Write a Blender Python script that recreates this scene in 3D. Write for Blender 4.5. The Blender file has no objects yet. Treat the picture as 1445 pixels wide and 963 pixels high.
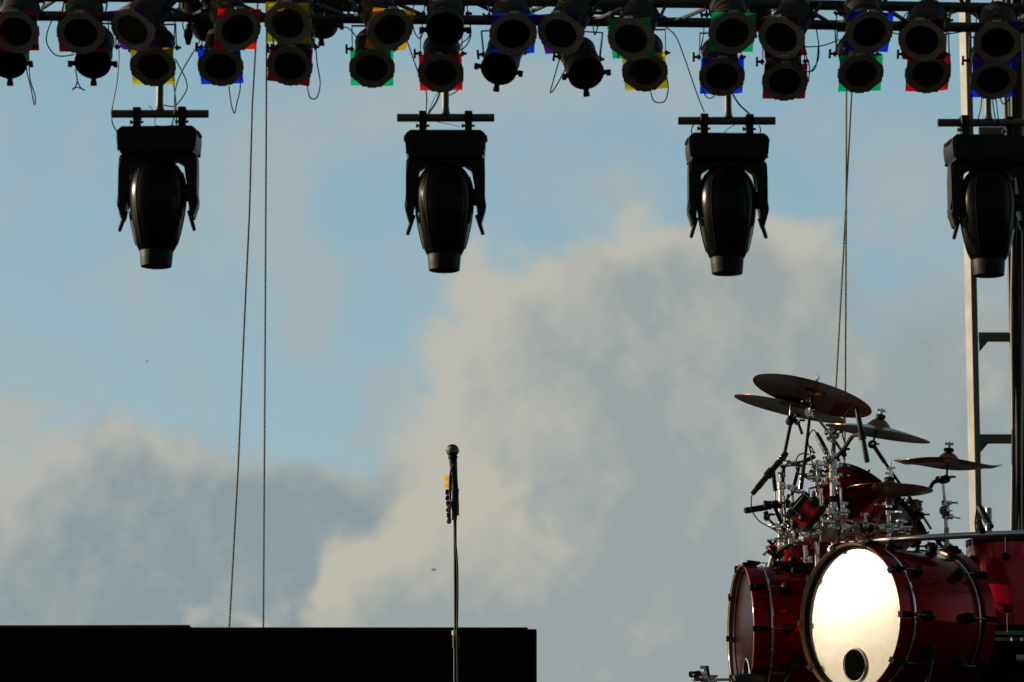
import bpy, bmesh, math, random
from mathutils import Vector, Matrix
random.seed(7)
SC = bpy.context.scene
COL = SC.collection
V = Vector
R = math.radians

# ------------------------------------------------------------------ camera
F_PX = 4817.0
CX, CY = 722.5, 481.5
EYE = V((0, 0, 1.5))
PITCH = math.atan((1250 - CY) / F_PX)
FW = V((0, math.cos(PITCH), math.sin(PITCH)))
UP = V((0, -math.sin(PITCH), math.cos(PITCH)))
RT = V((1, 0, 0))


def P(px, py, Y):
    """a measured direction and a real depth turned into a place in the world"""
    d = FW + RT * ((px - CX) / F_PX) + UP * ((CY - py) / F_PX)
    return EYE + d * (Y / d.y)


cam = bpy.data.cameras.new('camera')
cam.sensor_width = 36
cam.lens = 36 * F_PX / 1445
cam.clip_start = 0.1
cam.clip_end = 5000
cam.dof.use_dof = True
cam.dof.focus_distance = 13.3
cam.dof.aperture_fstop = 11
co = bpy.data.objects.new('camera', cam)
co.location = EYE
co.rotation_euler = (math.pi / 2 + PITCH, 0, 0)
COL.objects.link(co)
SC.camera = co
SC.view_settings.view_transform = 'Standard'
SC.view_settings.look = 'None'
SC.view_settings.exposure = 0
SC.cycles.use_denoising = True
SC.cycles.max_bounces = 6
SC.cycles.transparent_max_bounces = 12
SC.cycles.sample_clamp_indirect = 4

# ------------------------------------------------------------------ sun and sky
SUN_AZ = V((-0.962, 0.262, 0)).normalized()
SUN_EL = R(14.5)
sd = V((SUN_AZ.x * math.cos(SUN_EL), SUN_AZ.y * math.cos(SUN_EL), math.sin(SUN_EL)))
sun = bpy.data.lights.new('sun', 'SUN')
sun.energy = 4.2
sun.angle = R(0.5)
sun.color = (1.0, 0.86, 0.64)
so = bpy.data.objects.new('sun', sun)
so.rotation_euler = (-sd).to_track_quat('-Z', 'Y').to_euler()
COL.objects.link(so)


def build_world():
    w = bpy.data.worlds.new('World')
    SC.world = w
    w.use_nodes = True
    nt = w.node_tree
    nt.nodes.clear()
    N = nt.nodes.new
    L = nt.links.new

    def val(x, sock):
        if hasattr(x, 'is_output'):
            L(x, sock)
        else:
            sock.default_value = x

    def math_(op, a, b=0.0, c=None, clamp=False):
        n = N('ShaderNodeMath')
        n.operation = op
        n.use_clamp = clamp
        val(a, n.inputs[0])
        val(b, n.inputs[1])
        if c is not None:
            val(c, n.inputs[2])
        return n.outputs[0]

    def vmath(op, a, b=None):
        n = N('ShaderNodeVectorMath')
        n.operation = op
        val(a, n.inputs[0])
        if b is not None:
            val(b, n.inputs[1])
        return n.outputs['Value'] if op in ('DOT_PRODUCT', 'LENGTH') else n.outputs[0]

    def ramp(x, a, b, smooth=True):
        n = N('ShaderNodeMapRange')
        n.interpolation_type = 'SMOOTHSTEP' if smooth else 'LINEAR'
        val(x, n.inputs[0])
        n.inputs[1].default_value = a
        n.inputs[2].default_value = b
        return n.outputs[0]

    def mix(f, a, b):
        n = N('ShaderNodeMix')
        n.data_type = 'RGBA'
        val(f, n.inputs[0])
        val(a, n.inputs[6])
        val(b, n.inputs[7])
        return n.outputs[2]

    def noise(v, scale, detail, rough=0.55):
        n = N('ShaderNodeTexNoise')
        L(v, n.inputs['Vector'])
        n.inputs['Scale'].default_value = scale
        n.inputs['Detail'].default_value = detail
        n.inputs['Roughness'].default_value = rough
        return n.outputs['Fac'], n.outputs['Color']

    tc = N('ShaderNodeTexCoord')
    d = tc.outputs['Generated']
    sep = N('ShaderNodeSeparateXYZ')
    L(d, sep.inputs[0])
    dx, dy, dz = sep.outputs
    ady = math_('MAXIMUM', math_('ABSOLUTE', dy), 0.15)
    q = N('ShaderNodeCombineXYZ')
    L(math_('DIVIDE', dx, ady), q.inputs[0])
    L(math_('DIVIDE', dz, ady), q.inputs[2])
    q = q.outputs[0]
    # gently warp the cloud masses so their borders wander
    _, wc = noise(d, 22, 3)
    warp = vmath('SCALE', vmath('SUBTRACT', wc, (0.5, 0.5, 0.5)))
    warp.node.inputs['Scale'].default_value = 0.030
    _, wc2 = noise(d, 75, 3)
    warp2 = vmath('SCALE', vmath('SUBTRACT', wc2, (0.5, 0.5, 0.5)))
    warp2.node.inputs['Scale'].default_value = 0.009
    qw = vmath('ADD', vmath('ADD', q, warp), warp2)

    def field(blobs, qq):
        tot = None
        for (px, py, rx, ry, amp) in blobs:
            c = P(px, py, 1.0) - EYE
            v = vmath('SUBTRACT', qq, (c.x, 0, c.z))
            v = vmath('MULTIPLY', v, (F_PX / rx, 0, F_PX / ry))
            e = math_('EXPONENT', math_('MULTIPLY', vmath('DOT_PRODUCT', v, v), -1.0))
            e = math_('MULTIPLY', e, amp)
            tot = e if tot is None else math_('ADD', tot, e)
        return tot

    # the noise runs on a turned copy of the direction so its grain follows no axis
    mp = N('ShaderNodeMapping')
    mp.inputs['Rotation'].default_value = (0.7, 0.5, 0.9)
    L(d, mp.inputs['Vector'])
    dr = mp.outputs[0]
    n1, _ = noise(dr, 26, 9, 0.55)
    n2, _ = noise(dr, 60, 6, 0.55)
    n3, _ = noise(dr, 13, 4, 0.5)
    n1s, _ = noise(vmath('ADD', dr, (0.0030, 0.0022, -0.0040)), 26, 6, 0.5)
    n2s, _ = noise(vmath('ADD', dr, (0.0014, 0.0010, -0.0018)), 60, 5, 0.5)
    qs = vmath('ADD', qw, (-0.0065, 0.0, 0.0085))
    s1 = math_('SUBTRACT', n1, 0.5)
    s2 = math_('SUBTRACT', n2, 0.5)
    s3 = math_('SUBTRACT', n3, 0.5)

    # high thin veils
    VEIL = [(330, 270, 150, 150, 0.75), (455, 455, 42, 70, 1.1), (30, 590, 80, 35, 0.9), (180, 395, 80, 45, 0.7), (560, 610, 60, 60, 1.0), (480, 620, 80, 40, 0.6), (90, 520, 90, 50, 0.5), (250, 460, 60, 60, 0.4), (500, 380, 60, 40, 0.5),
            (720, 120, 190, 60, 0.85), (1290, 240, 130, 90, 0.75), (540, 190, 90, 60, 0.8), (300, 550, 40, 50, 0.8),
            (570, 530, 50, 45, 0.8), (430, 300, 60, 120, 0.4), (620, 400, 60, 90, 0.5), (1100, 170, 120, 50, 0.4),
            (860, 280, 180, 70, 0.5), (20, 470, 50, 40, 0.5), (940, 130, 60, 60, 0.5), (1400, 330, 60, 60, 0.5)]
    vf = field(VEIL, qw)
    veil = ramp(math_('ADD', vf, math_('ADD', math_('MULTIPLY', s1, 1.6), math_('MULTIPLY', s3, 0.8))), 0.0, 1.05)
    veil = math_('MULTIPLY', veil, 0.85)

    def layer(under, blobs, amp, lo, hi, rim, deep, d0, d1, lit, dim, gain=0.8):
        """one bank of cloud: lit along its border, bluer and darker inside, with named bright and dull places"""
        f = field(blobs, qw)
        fs = field(blobs, qs)
        dn = math_('ADD', f, math_('ADD', math_('MULTIPLY', s1, amp * 1.7), math_('MULTIPLY', s2, amp * 0.6)))
        cov = ramp(dn, lo, hi)
        inner = ramp(dn, d0, d1)
        side = math_('MULTIPLY', math_('SUBTRACT', f, fs), 1.45)      # faces turned to the sun
        side = math_('MULTIPLY', side, math_('SUBTRACT', 1.0, inner))
        rel = math_('ADD', math_('MULTIPLY', math_('SUBTRACT', n1, n1s), 3.0), math_('MULTIPLY', math_('SUBTRACT', n2, n2s), 1.0))
        lt = math_('ADD', math_('ADD', side, rel), math_('SUBTRACT', 0.42, math_('MULTIPLY', inner, 0.30)))
        if lit:
            lt = math_('ADD', lt, math_('MULTIPLY', field(lit, qw), gain))
        if dim:
            lt = math_('SUBTRACT', lt, math_('MULTIPLY', field(dim, qw), gain))
        lt = math_('ADD', lt, math_('ADD', math_('MULTIPLY', s2, 0.35), math_('MULTIPLY', s3, 0.9)))
        c_ = mix(ramp(lt, -0.05, 1.0, False), (*deep, 1), (*rim, 1))
        return mix(cov, under, c_)

    def clouds(base):
        c_ = mix(veil, base, (0.372, 0.440, 0.452, 1))
        # soft grey haze filling the lower right
        c_ = layer(c_, [(1380, 760, 260, 290, 1.2), (1100, 800, 300, 280, 1.0), (1500, 500, 130, 130, 0.5), (-250, 900, 200, 250, 1.0),
                        (700, 1250, 1500, 260, 1.2)], 0.55, 0.20, 0.85,
                   (0.385, 0.412, 0.400), (0.300, 0.358, 0.366), 0.4, 1.3, None, [(1290, 480, 70, 50, 0.6)])
        # tall heap, middle to right
        c_ = layer(c_, [(690, 560, 105, 150, 0.95), (675, 425, 60, 60, 0.42), (800, 520, 120, 145, 0.8), (900, 470, 110, 150, 0.9),
                        (935, 360, 75, 55, 0.42), (1010, 620, 150, 230, 1.0), (1100, 470, 95, 150, 0.85), (1148, 345, 52, 46, 0.45),
                        (900, 850, 240, 200, 1.0), (700, 800, 120, 170, 0.9), (560, 720, 90, 90, 0.6), (520, 880, 170, 120, 0.9),
                        (1180, 620, 100, 180, 0.6)], 0.95, 0.22, 0.78,
                   (0.490, 0.482, 0.428), (0.322, 0.368, 0.370), 0.50, 1.55,
                   [(650, 490, 75, 110, 0.8), (730, 590, 100, 60, 0.6), (730, 410, 90, 40, 0.6), (1060, 620, 80, 70, 0.5), (1140, 345, 60, 50, 0.7), (930, 345, 80, 40, 0.5),
                    (700, 700, 130, 110, 0.65), (830, 470, 60, 50, 0.45), (990, 470, 70, 60, 0.35), (1000, 560, 50, 40, 0.3)],
                   [(860, 385, 65, 30, 0.5), (1040, 390, 50, 50, 0.35), (940, 780, 120, 90, 0.35), (870, 570, 60, 70, 0.25)])
        # bank on the left, dull inside
        c_ = layer(c_, [(-60, 810, 170, 170, 1.0), (100, 790, 130, 190, 1.1), (220, 800, 120, 205, 1.15), (330, 830, 110, 150, 0.9),
                        (440, 770, 110, 95, 1.0), (545, 770, 85, 105, 0.95), (540, 920, 160, 80, 0.7), (450, 960, 120, 70, 0.8)], 0.75, 0.24, 0.72,
                   (0.455, 0.460, 0.425), (0.262, 0.325, 0.350), 0.45, 1.30,
                   [(60, 670, 130, 60, 0.5), (230, 630, 80, 45, 0.4), (20, 760, 90, 70, 0.35), (540, 700, 70, 40, 0.3)], [(450, 710, 100, 50, 0.7), (300, 740, 90, 60, 0.2), (200, 840, 160, 70, 0.2)])
        # bright heap in front of it, behind the microphone
        c_ = layer(c_, [(520, 825, 85, 80, 1.0), (470, 800, 40, 40, 0.4), (600, 800, 80, 95, 0.9), (680, 740, 90, 140, 1.0), (620, 920, 160, 80, 0.8), (760, 840, 80, 110, 0.7)],
                   0.80, 0.26, 0.80, (0.505, 0.485, 0.415), (0.320, 0.366, 0.368), 0.75, 1.90,
                   [(700, 720, 110, 110, 0.7), (560, 780, 100, 50, 0.4)], [(640, 900, 160, 50, 0.6)])
        # small late puffs
        c_ = layer(c_, [(290, 870, 38, 26, 0.8), (350, 890, 40, 20, 0.6), (790, 775, 34, 30, 0.75), (815, 825, 40, 24, 0.75), (880, 900, 90, 50, 0.6),
                        (1385, 560, 50, 40, 0.5), (1240, 880, 70, 30, 0.5)], 1.3, 0.25, 1.0,
                   (0.475, 0.465, 0.405), (0.36, 0.40, 0.39), 0.5, 1.3, None, None)
        return c_

    # clear sky: Nishita, brought to the evening blue of the photograph
    sky = N('ShaderNodeTexSky')
    sky.sky_type = 'NISHITA'
    sky.sun_disc = False
    sky.sun_elevation = SUN_EL
    sky.sun_rotation = math.atan2(SUN_AZ.x, SUN_AZ.y) % (2 * math.pi)
    sky.dust_density = 1.0
    sk = vmath('MULTIPLY', sky.outputs[0], (0.10, 0.10, 0.10))
    up = ramp(dz, 0.0, 0.45, False)
    clear = mix(up, (0.350, 0.525, 0.580, 1), (0.215, 0.415, 0.535, 1))
    clear = mix(0.25, clear, sk)
    skyc = clouds(clear)
    # sun side brighter; unseen sky behind the camera and overhead darkened to shape fill
    sdot = vmath('DOT_PRODUCT', d, (sd.x, sd.y, sd.z))
    glow = ramp(sdot, 0.55, 1.0)
    skyc = mix(glow, skyc, (1.5, 1.15, 0.75, 1))
    dull = math_('MULTIPLY', ramp(math_('MULTIPLY', dy, -1.0), 0.0, 0.5), 0.85)
    skyc = mix(dull, skyc, (0.075, 0.070, 0.062, 1))
    high = math_('MULTIPLY', ramp(dz, 0.33, 0.62), 0.88)
    skyc = mix(high, skyc, (0.045, 0.050, 0.055, 1))
    skyc = mix(ramp(math_('MULTIPLY', dz, -1.0), 0.0, 0.05), skyc, (0.03, 0.03, 0.028, 1))
    bg = N('ShaderNodeBackground')
    L(skyc, bg.inputs[0])
    bg.inputs[1].default_value = 1.0
    out = N('ShaderNodeOutputWorld')
    L(bg.outputs[0], out.inputs[0])
    w.cycles.sampling_method = 'NONE'


build_world()


# ------------------------------------------------------------------ materials
def mat(name, base, rough=0.5, metal=0.0, coat=0.0, var=0.25, scale=12.0, bump=0.0, bscale=80.0, spec=0.5,
        rvar=0.15, base2=None, coat_rough=0.08):
    m = bpy.data.materials.new(name)
    m.use_nodes = True
    nt = m.node_tree
    b = nt.nodes['Principled BSDF']
    tc = nt.nodes.new('ShaderNodeTexCoord')
    n = nt.nodes.new('ShaderNodeTexNoise')
    n.inputs['Scale'].default_value = scale
    n.inputs['Detail'].default_value = 6
    nt.links.new(tc.outputs['Object'], n.inputs['Vector'])
    cr = nt.nodes.new('ShaderNodeMix')
    cr.data_type = 'RGBA'
    nt.links.new(n.outputs['Fac'], cr.inputs[0])
    b2 = base2 or tuple(c * (1 + var) for c in base)
    cr.inputs[6].default_value = (*[c * (1 - var) for c in base], 1)
    cr.inputs[7].default_value = (*b2, 1)
    nt.links.new(cr.outputs[2], b.inputs['Base Color'])
    mr = nt.nodes.new('ShaderNodeMapRange')
    mr.inputs[1].default_value = 0.3
    mr.inputs[2].default_value = 0.7
    mr.inputs[3].default_value = max(0.02, rough - rvar * rough)
    mr.inputs[4].default_value = min(1, rough + rvar * rough)
    nt.links.new(n.outputs['Fac'], mr.inputs[0])
    nt.links.new(mr.outputs[0], b.inputs['Roughness'])
    b.inputs['Metallic'].default_value = metal
    b.inputs['Specular IOR Level'].default_value = spec
    b.inputs['Coat Weight'].default_value = coat
    b.inputs['Coat Roughness'].default_value = coat_rough
    if bump:
        n2 = nt.nodes.new('ShaderNodeTexNoise')
        n2.inputs['Scale'].default_value = bscale
        n2.inputs['Detail'].default_value = 4
        nt.links.new(tc.outputs['Object'], n2.inputs['Vector'])
        bp = nt.nodes.new('ShaderNodeBump')
        bp.inputs['Strength'].default_value = bump
        bp.inputs['Distance'].default_value = 0.002
        nt.links.new(n2.outputs['Fac'], bp.inputs['Height'])
        nt.links.new(bp.outputs[0], b.inputs['Normal'])
    return m


def gel_mat(name, col, tr=0.85):
    """a colour filter: mostly lets tinted light through, a little diffused"""
    m = bpy.data.materials.new(name)
    m.use_nodes = True
    nt = m.node_tree
    nt.nodes.clear()
    out = nt.nodes.new('ShaderNodeOutputMaterial')
    t = nt.nodes.new('ShaderNodeBsdfTransparent')
    d = nt.nodes.new('ShaderNodeBsdfTranslucent')
    g = nt.nodes.new('ShaderNodeBsdfGlossy')
    n = nt.nodes.new('ShaderNodeTexNoise')
    n.inputs['Scale'].default_value = 9
    mx = nt.nodes.new('ShaderNodeMix')
    mx.data_type = 'RGBA'
    nt.links.new(n.outputs['Fac'], mx.inputs[0])
    mx.inputs[6].default_value = (*[c * 0.9 for c in col], 1)
    mx.inputs[7].default_value = (*[min(1, c * 1.1) for c in col], 1)
    nt.links.new(mx.outputs[2], t.inputs[0])
    nt.links.new(mx.outputs[2], d.inputs[0])
    g.inputs['Color'].default_value = (.8, .8, .8, 1)
    g.inputs['Roughness'].default_value = 0.25
    m1 = nt.nodes.new('ShaderNodeMixShader')
    m1.inputs[0].default_value = 1 - tr
    nt.links.new(t.outputs[0], m1.inputs[1])
    nt.links.new(d.outputs[0], m1.inputs[2])
    m2 = nt.nodes.new('ShaderNodeMixShader')
    m2.inputs[0].default_value = 0.03
    nt.links.new(m1.outputs[0], m2.inputs[1])
    nt.links.new(g.outputs[0], m2.inputs[2])
    nt.links.new(m2.outputs[0], out.inputs[0])
    return m


M = {}
M['can'] = mat('can_black_enamel', (0.022, 0.018, 0.015), 0.55, 0.0, var=0.6, scale=9, bump=0.15, spec=0.2)
M['inside'] = mat('can_inside', (0.004, 0.004, 0.004), 0.8, var=0.3, spec=0.1)
M['gelframe'] = mat('gel_frame_steel', (0.235, 0.21, 0.175), 0.6, 0.1, var=0.35, scale=14, bump=0.2)
M['yoke'] = mat('yoke_steel', (0.02, 0.02, 0.02), 0.4, 0.4, var=0.4)
M['bright_steel'] = mat('worn_bright_steel', (0.38, 0.35, 0.29), 0.35, 0.8, var=0.4, scale=20)
M['truss'] = mat('truss_aluminium', (0.035, 0.032, 0.028), 0.6, 0.0, var=0.4, scale=6, bump=0.2)
M['pipe'] = mat('pipe_grey', (0.16, 0.155, 0.14), 0.5, 0.4, var=0.35, scale=8, bump=0.15)
M['stub'] = mat('stub_grey', (0.16, 0.16, 0.145), 0.5, 0.4, var=0.3, scale=8)
M['plastic'] = mat('fixture_plastic', (0.005, 0.005, 0.005), 0.42, 0.0, var=0.3, scale=10, bump=0.1, spec=0.22)
M['head_plastic'] = mat('fixture_shell_gloss', (0.003, 0.003, 0.003), 0.2, 0.0, var=0.3, scale=5, spec=0.13)
M['nozzle'] = mat('fixture_nozzle', (0.008, 0.007, 0.006), 0.55, 0.0, spec=0.2, var=0.3)
M['rubber'] = mat('black_rubber', (0.008, 0.008, 0.008), 0.6, var=0.3, spec=0.3)
M['cable'] = mat('black_cable', (0.010, 0.011, 0.012), 0.5, var=0.3, spec=0.3)
M['rope'] = mat('hemp_rope', (0.26, 0.22, 0.16), 0.9, var=0.3, scale=40, spec=0.1)
M['steel'] = mat('tower_galvanised', (0.19, 0.18, 0.16), 0.55, 0.3, var=0.35, scale=5, bump=0.3)
M['dark_steel'] = mat('dark_steel', (0.02, 0.02, 0.018), 0.5, 0.4, var=0.5, scale=12)
M['drape'] = mat('black_wall_paint', (0.006, 0.006, 0.006), 0.85, var=0.5, scale=4, bump=0.4, bscale=20, spec=0.1)
M['wood_edge'] = mat('weathered_cap', (0.075, 0.068, 0.055), 0.7, var=0.5, scale=14, bump=0.5, bscale=30, spec=0.2)
M['claw'] = mat('claw_black', (0.008, 0.008, 0.008), 0.7, var=0.4, spec=0.06)
M['chrome'] = mat('chrome', (0.78, 0.79, 0.80), 0.10, 1.0, var=0.12, scale=30, rvar=0.5, bump=0.08, bscale=60)
M['chrome_dull'] = mat('cast_metal', (0.36, 0.35, 0.31), 0.34, 0.95, var=0.3, scale=40, rvar=0.4, bump=0.3, bscale=150)
M['hardware'] = mat('black_hardware', (0.010, 0.010, 0.010), 0.5, 0.0, var=0.4, scale=30, spec=0.25)
M['red'] = mat('red_lacquer', (0.26, 0.0005, 0.002), 0.13, 0.6, 0.12, var=0.65, scale=3.5, spec=0.2, rvar=0.3)
M['sparkle'] = mat('red_sparkle', (1.0, 0.006, 0.012), 0.35, 0.8, 0.5, var=0.6, scale=160, bump=1.0, bscale=150)
M['crimson'] = mat('crimson_shell', (0.50, 0.002, 0.022), 0.20, 0.35, 0.15, var=0.35, scale=4)
M['wood'] = mat('hoop_maple', (0.22, 0.12, 0.045), 0.45, 0.0, 0.4, var=0.35, scale=18)
M['drumhead'] = mat('white_drumhead', (0.52, 0.47, 0.385), 0.187, 0.0, var=0.05, scale=60, bump=0.28, bscale=420, spec=1.0, rvar=0.2)
M['clearhead'] = mat('head_red_reflection', (0.022, 0.001, 0.0015), 0.3, 0.0, var=0.8, scale=8, spec=0.08)  # red reflection of the hoop is put into the head colour
M['lens'] = mat('lens_glass', (0.01, 0.01, 0.01), 0.06, 0.0, var=0.3, spec=0.9)
M['greyhead'] = mat('brushed_shell', (0.30, 0.31, 0.32), 0.33, 0.7, var=0.5, scale=20)
M['hole_shade'] = mat('port_dark', (0.003, 0.003, 0.003), 0.9, var=0.2, spec=0.0)  # flat black painted for the shade inside openings
M['cymbal'] = mat('cymbal_bronze_red_glow', (0.30, 0.17, 0.085), 0.26, 1.0, var=0.35, scale=5, rvar=0.35, base2=(0.46, 0.15, 0.065))  # reddish second tone paints the glow reflected from the lit drums
M['brass'] = mat('brass_metal', (0.45, 0.32, 0.12), 0.3, 1.0, var=0.2)  # one brass tone, mildly mottled
M['mic'] = mat('mic_black', (0.014, 0.014, 0.014), 0.42, 0.2, var=0.3)
M['grille'] = mat('mic_grille', (0.10, 0.10, 0.095), 0.4, 0.9, var=0.5, scale=90, bump=1.0, bscale=500)
M['tape'] = mat('white_tape', (0.62, 0.58, 0.50), 0.7, var=0.1)
M['deck'] = mat('stage_deck_black', (0.012, 0.012, 0.012), 0.6, var=0.4, scale=3, bump=0.4)
M['ground'] = mat('dry_field', (0.035, 0.036, 0.022), 0.9, var=0.5, scale=0.3, spec=0.1)
M['bird'] = mat('bird_dark', (0.02, 0.02, 0.02), 0.8)
for k, c in dict(yellow=(1.0, .66, .015), red=(1.0, .012, .008), darkred=(.20, .002, .006), blue=(.010, .060, 1.0),
                 green=(.008, .80, .24), purple=(.22, .004, .40), orange=(1.0, .36, .01)).items():
    M['gel_' + k] = gel_mat('gel_' + k, c, 0.55 if k in ('yellow', 'red', 'orange') else (.68 if k in ('blue', 'green') else .82))


def pick_mat():
    m = bpy.data.materials.new('patterned_pick')
    m.use_nodes = True
    nt = m.node_tree
    b = nt.nodes['Principled BSDF']
    n = nt.nodes.new('ShaderNodeTexVoronoi')
    n.inputs['Scale'].default_value = 160
    tc = nt.nodes.new('ShaderNodeTexCoord')
    nt.links.new(tc.outputs['Object'], n.inputs['Vector'])
    r = nt.nodes.new('ShaderNodeValToRGB')
    r.color_ramp.interpolation = 'CONSTANT'
    e = r.color_ramp.elements
    e[0].color = (.22, .02, .02, 1)
    e[1].position = .4
    e[1].color = (.10, .05, .25, 1)
    x = e.new(.7)
    x.color = (.35, .3, .28, 1)
    s = nt.nodes.new('ShaderNodeSeparateColor')
    nt.links.new(n.outputs['Color'], s.inputs[0])
    nt.links.new(s.outputs[0], r.inputs[0])
    nt.links.new(r.outputs[0], b.inputs['Base Color'])
    tl = nt.nodes.new('ShaderNodeBsdfTranslucent')
    ms = nt.nodes.new('ShaderNodeMixShader')
    ms.inputs[0].default_value = .6
    nt.links.new(r.outputs[0], tl.inputs[0])
    nt.links.new(b.outputs[0], ms.inputs[1])
    nt.links.new(tl.outputs[0], ms.inputs[2])
    nt.links.new(ms.outputs[0], nt.nodes['Material Output'].inputs[0])
    return m


M['pick_red'] = pick_mat()
M['pick_yellow'] = gel_mat('yellow_pick', (1.0, 0.72, 0.03), 0.3)


# ------------------------------------------------------------------ mesh helpers
def frame(axis, hint=V((0, 0, 1))):
    z = V(axis).normalized()
    if abs(z.dot(hint)) > 0.98:
        hint = V((0, 1, 0))
    x = hint.cross(z).normalized()
    y = z.cross(x)
    return Matrix((x, y, z)).transposed()      # columns x,y,z


class MB:
    def __init__(s):
        s.bm = bmesh.new()

    def ring(s, c, Mx, r, n, ry=None):
        return [s.bm.verts.new(c + Mx @ V((r * math.cos(2 * math.pi * i / n), (ry or r) * math.sin(2 * math.pi * i / n), 0)))
                for i in range(n)]

    def bridge(s, a, b):
        n = len(a)
        for i in range(n):
            s.bm.faces.new((a[i], a[(i + 1) % n], b[(i + 1) % n], b[i]))

    def cyl(s, p0, p1, r0, r1=None, n=14, caps=True):
        p0, p1 = V(p0), V(p1)
        r1 = r0 if r1 is None else r1
        Mx = frame(p1 - p0)
        a, b = s.ring(p0, Mx, r0, n), s.ring(p1, Mx, r1, n)
        s.bridge(a, b)
        if caps:
            s.bm.faces.new(a[::-1])
            s.bm.faces.new(b)
        return s

    def tube(s, pts, r, n=8, smooth=4, r1=None):
        pts = [V(p) for p in pts]
        if smooth and len(pts) > 2:
            q = []
            for i in range(len(pts) - 1):
                a = pts[max(i - 1, 0)]
                b, c = pts[i], pts[i + 1]
                d = pts[min(i + 2, len(pts) - 1)]
                for k in range(smooth):
                    t = k / smooth
                    q.append(0.5 * ((2 * b) + (c - a) * t + (2 * a - 5 * b + 4 * c - d) * t * t + (3 * b - a - 3 * c + d) * t ** 3))
            q.append(pts[-1])
            pts = q
        Mx = frame(pts[1] - pts[0])
        prev = None
        first = None
        for i, p in enumerate(pts):
            t = (pts[min(i + 1, len(pts) - 1)] - pts[max(i - 1, 0)]).normalized()
            rot = Mx.col[2].rotation_difference(t)
            Mx = rot.to_matrix() @ Mx
            f = i / (len(pts) - 1)
            rr = r if r1 is None else r + (r1 - r) * f
            g = s.ring(p, Mx, rr, n)
            if prev:
                s.bridge(prev, g)
            else:
                first = g
            prev = g
        s.bm.faces.new(first[::-1])
        s.bm.faces.new(prev)
        return s

    def lathe(s, prof, org, axis, n=32, closed=False, hint=V((0, 0, 1)), sx=1.0):
        org = V(org)
        Mx = frame(axis, hint)
        rings = []
        for (r, h) in prof:
            c = org + Mx @ V((0, 0, h))
            if r < 1e-6:
                rings.append(s.bm.verts.new(c))
            else:
                rings.append(s.ring(c, Mx, r * sx, n, r))
        pairs = list(zip(rings[:-1], rings[1:]))
        if closed:
            pairs.append((rings[-1], rings[0]))
        for a, b in pairs:
            if isinstance(a, list) and isinstance(b, list):
                s.bridge(a, b)
            elif isinstance(a, list):
                for i in range(n):
                    s.bm.faces.new((a[i], a[(i + 1) % n], b))
            elif isinstance(b, list):
                for i in range(n):
                    s.bm.faces.new((a, b[(i + 1) % n], b[i]))
        return s

    def torus(s, c, axis, Rr, r, n=48, k=8):
        prof = [(Rr + r * math.cos(2 * math.pi * i / k), r * math.sin(2 * math.pi * i / k)) for i in range(k)]
        return s.lathe(prof, c, axis, n, closed=True)

    def sphere(s, c, r, n=14, axis=(0, 0, 1), st=1.0):
        k = max(5, n // 2)
        prof = [(r * math.sin(math.pi * i / k) if 0 < i < k else 0, -r * st * math.cos(math.pi * i / k)) for i in range(k + 1)]
        return s.lathe(prof, c, axis, n)

    def box(s, c, size, Mx=None, bev=0.0):
        Mx = Mx or Matrix.Identity(3)
        c = V(c)
        hx, hy, hz = [a / 2 for a in size]
        g = bmesh.ops.create_cube(s.bm, size=1)
        for v in g['verts']:
            v.co = c + Mx @ V((v.co.x * size[0], v.co.y * size[1], v.co.z * size[2]))
        if bev:
            es = list({e for v in g['verts'] for e in v.link_edges})
            bmesh.ops.bevel(s.bm, geom=es, offset=bev, segments=2, affect='EDGES', profile=0.5)
        return s

    def prism(s, pts2, org, X, Yv, Z, th):
        """outline pts2 in the X,Yv plane, thickness th along Z, centred"""
        org = V(org)
        a = [s.bm.verts.new(org + X * x + Yv * y - Z * (th / 2)) for x, y in pts2]
        b = [s.bm.verts.new(org + X * x + Yv * y + Z * (th / 2)) for x, y in pts2]
        s.bridge(a, b)
        s.bm.faces.new(a[::-1])
        s.bm.faces.new(b)
        return s

    def plate_ring(s, outer, inner, org, X, Yv, Z, th):
        org = V(org)
        L4 = []
        for (pts, z) in ((outer, -th / 2), (outer, th / 2), (inner, th / 2), (inner, -th / 2)):
            L4.append([s.bm.verts.new(org + X * x + Yv * y + Z * z) for x, y in pts])
        for i in range(4):
            s.bridge(L4[i], L4[(i + 1) % 4])
        return s

    def mesh(s, name, m, loc=V((0, 0, 0)), sharp=35):
        bmesh.ops.recalc_face_normals(s.bm, faces=s.bm.faces)
        for v in s.bm.verts:
            v.co -= loc
        me = bpy.data.meshes.new(name)
        s.bm.to_mesh(me)
        s.bm.free()
        for p in me.polygons:
            p.use_smooth = True
        me.set_sharp_from_angle(angle=R(sharp))
        me.materials.append(M[m])
        return me


def tag(o, label, cat, group=None, kind=None):
    if label:
        o['label'] = label
    if cat:
        o['category'] = cat
    if group:
        o['group'] = group
    if kind:
        o['kind'] = kind
    return o


class Thing:
    def __init__(s, name, label, cat, loc, group=None):
        s.loc = V(loc)
        s.o = bpy.data.objects.new(name, None)
        s.o.empty_display_size = 0.05
        s.o.location = s.loc
        COL.objects.link(s.o)
        tag(s.o, label, cat, group)

    def part(s, name, mb, m, parent=None, sharp=35):
        o = bpy.data.objects.new(name, mb.mesh(name, m, s.loc, sharp))
        COL.objects.link(o)
        o.parent = parent or s.o
        return o


def single(name, mb, m, label, cat, group=None, kind=None, loc=V((0, 0, 0))):
    loc = V(loc)
    o = bpy.data.objects.new(name, mb.mesh(name, m, loc))
    o.location = loc
    COL.objects.link(o)
    tag(o, label, cat, group, kind)
    return o


def add_mesh_obj(name, me, parent=None):
    o = bpy.data.objects.new(name, me)
    COL.objects.link(o)
    if parent:
        o.parent = parent
    return o


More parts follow.
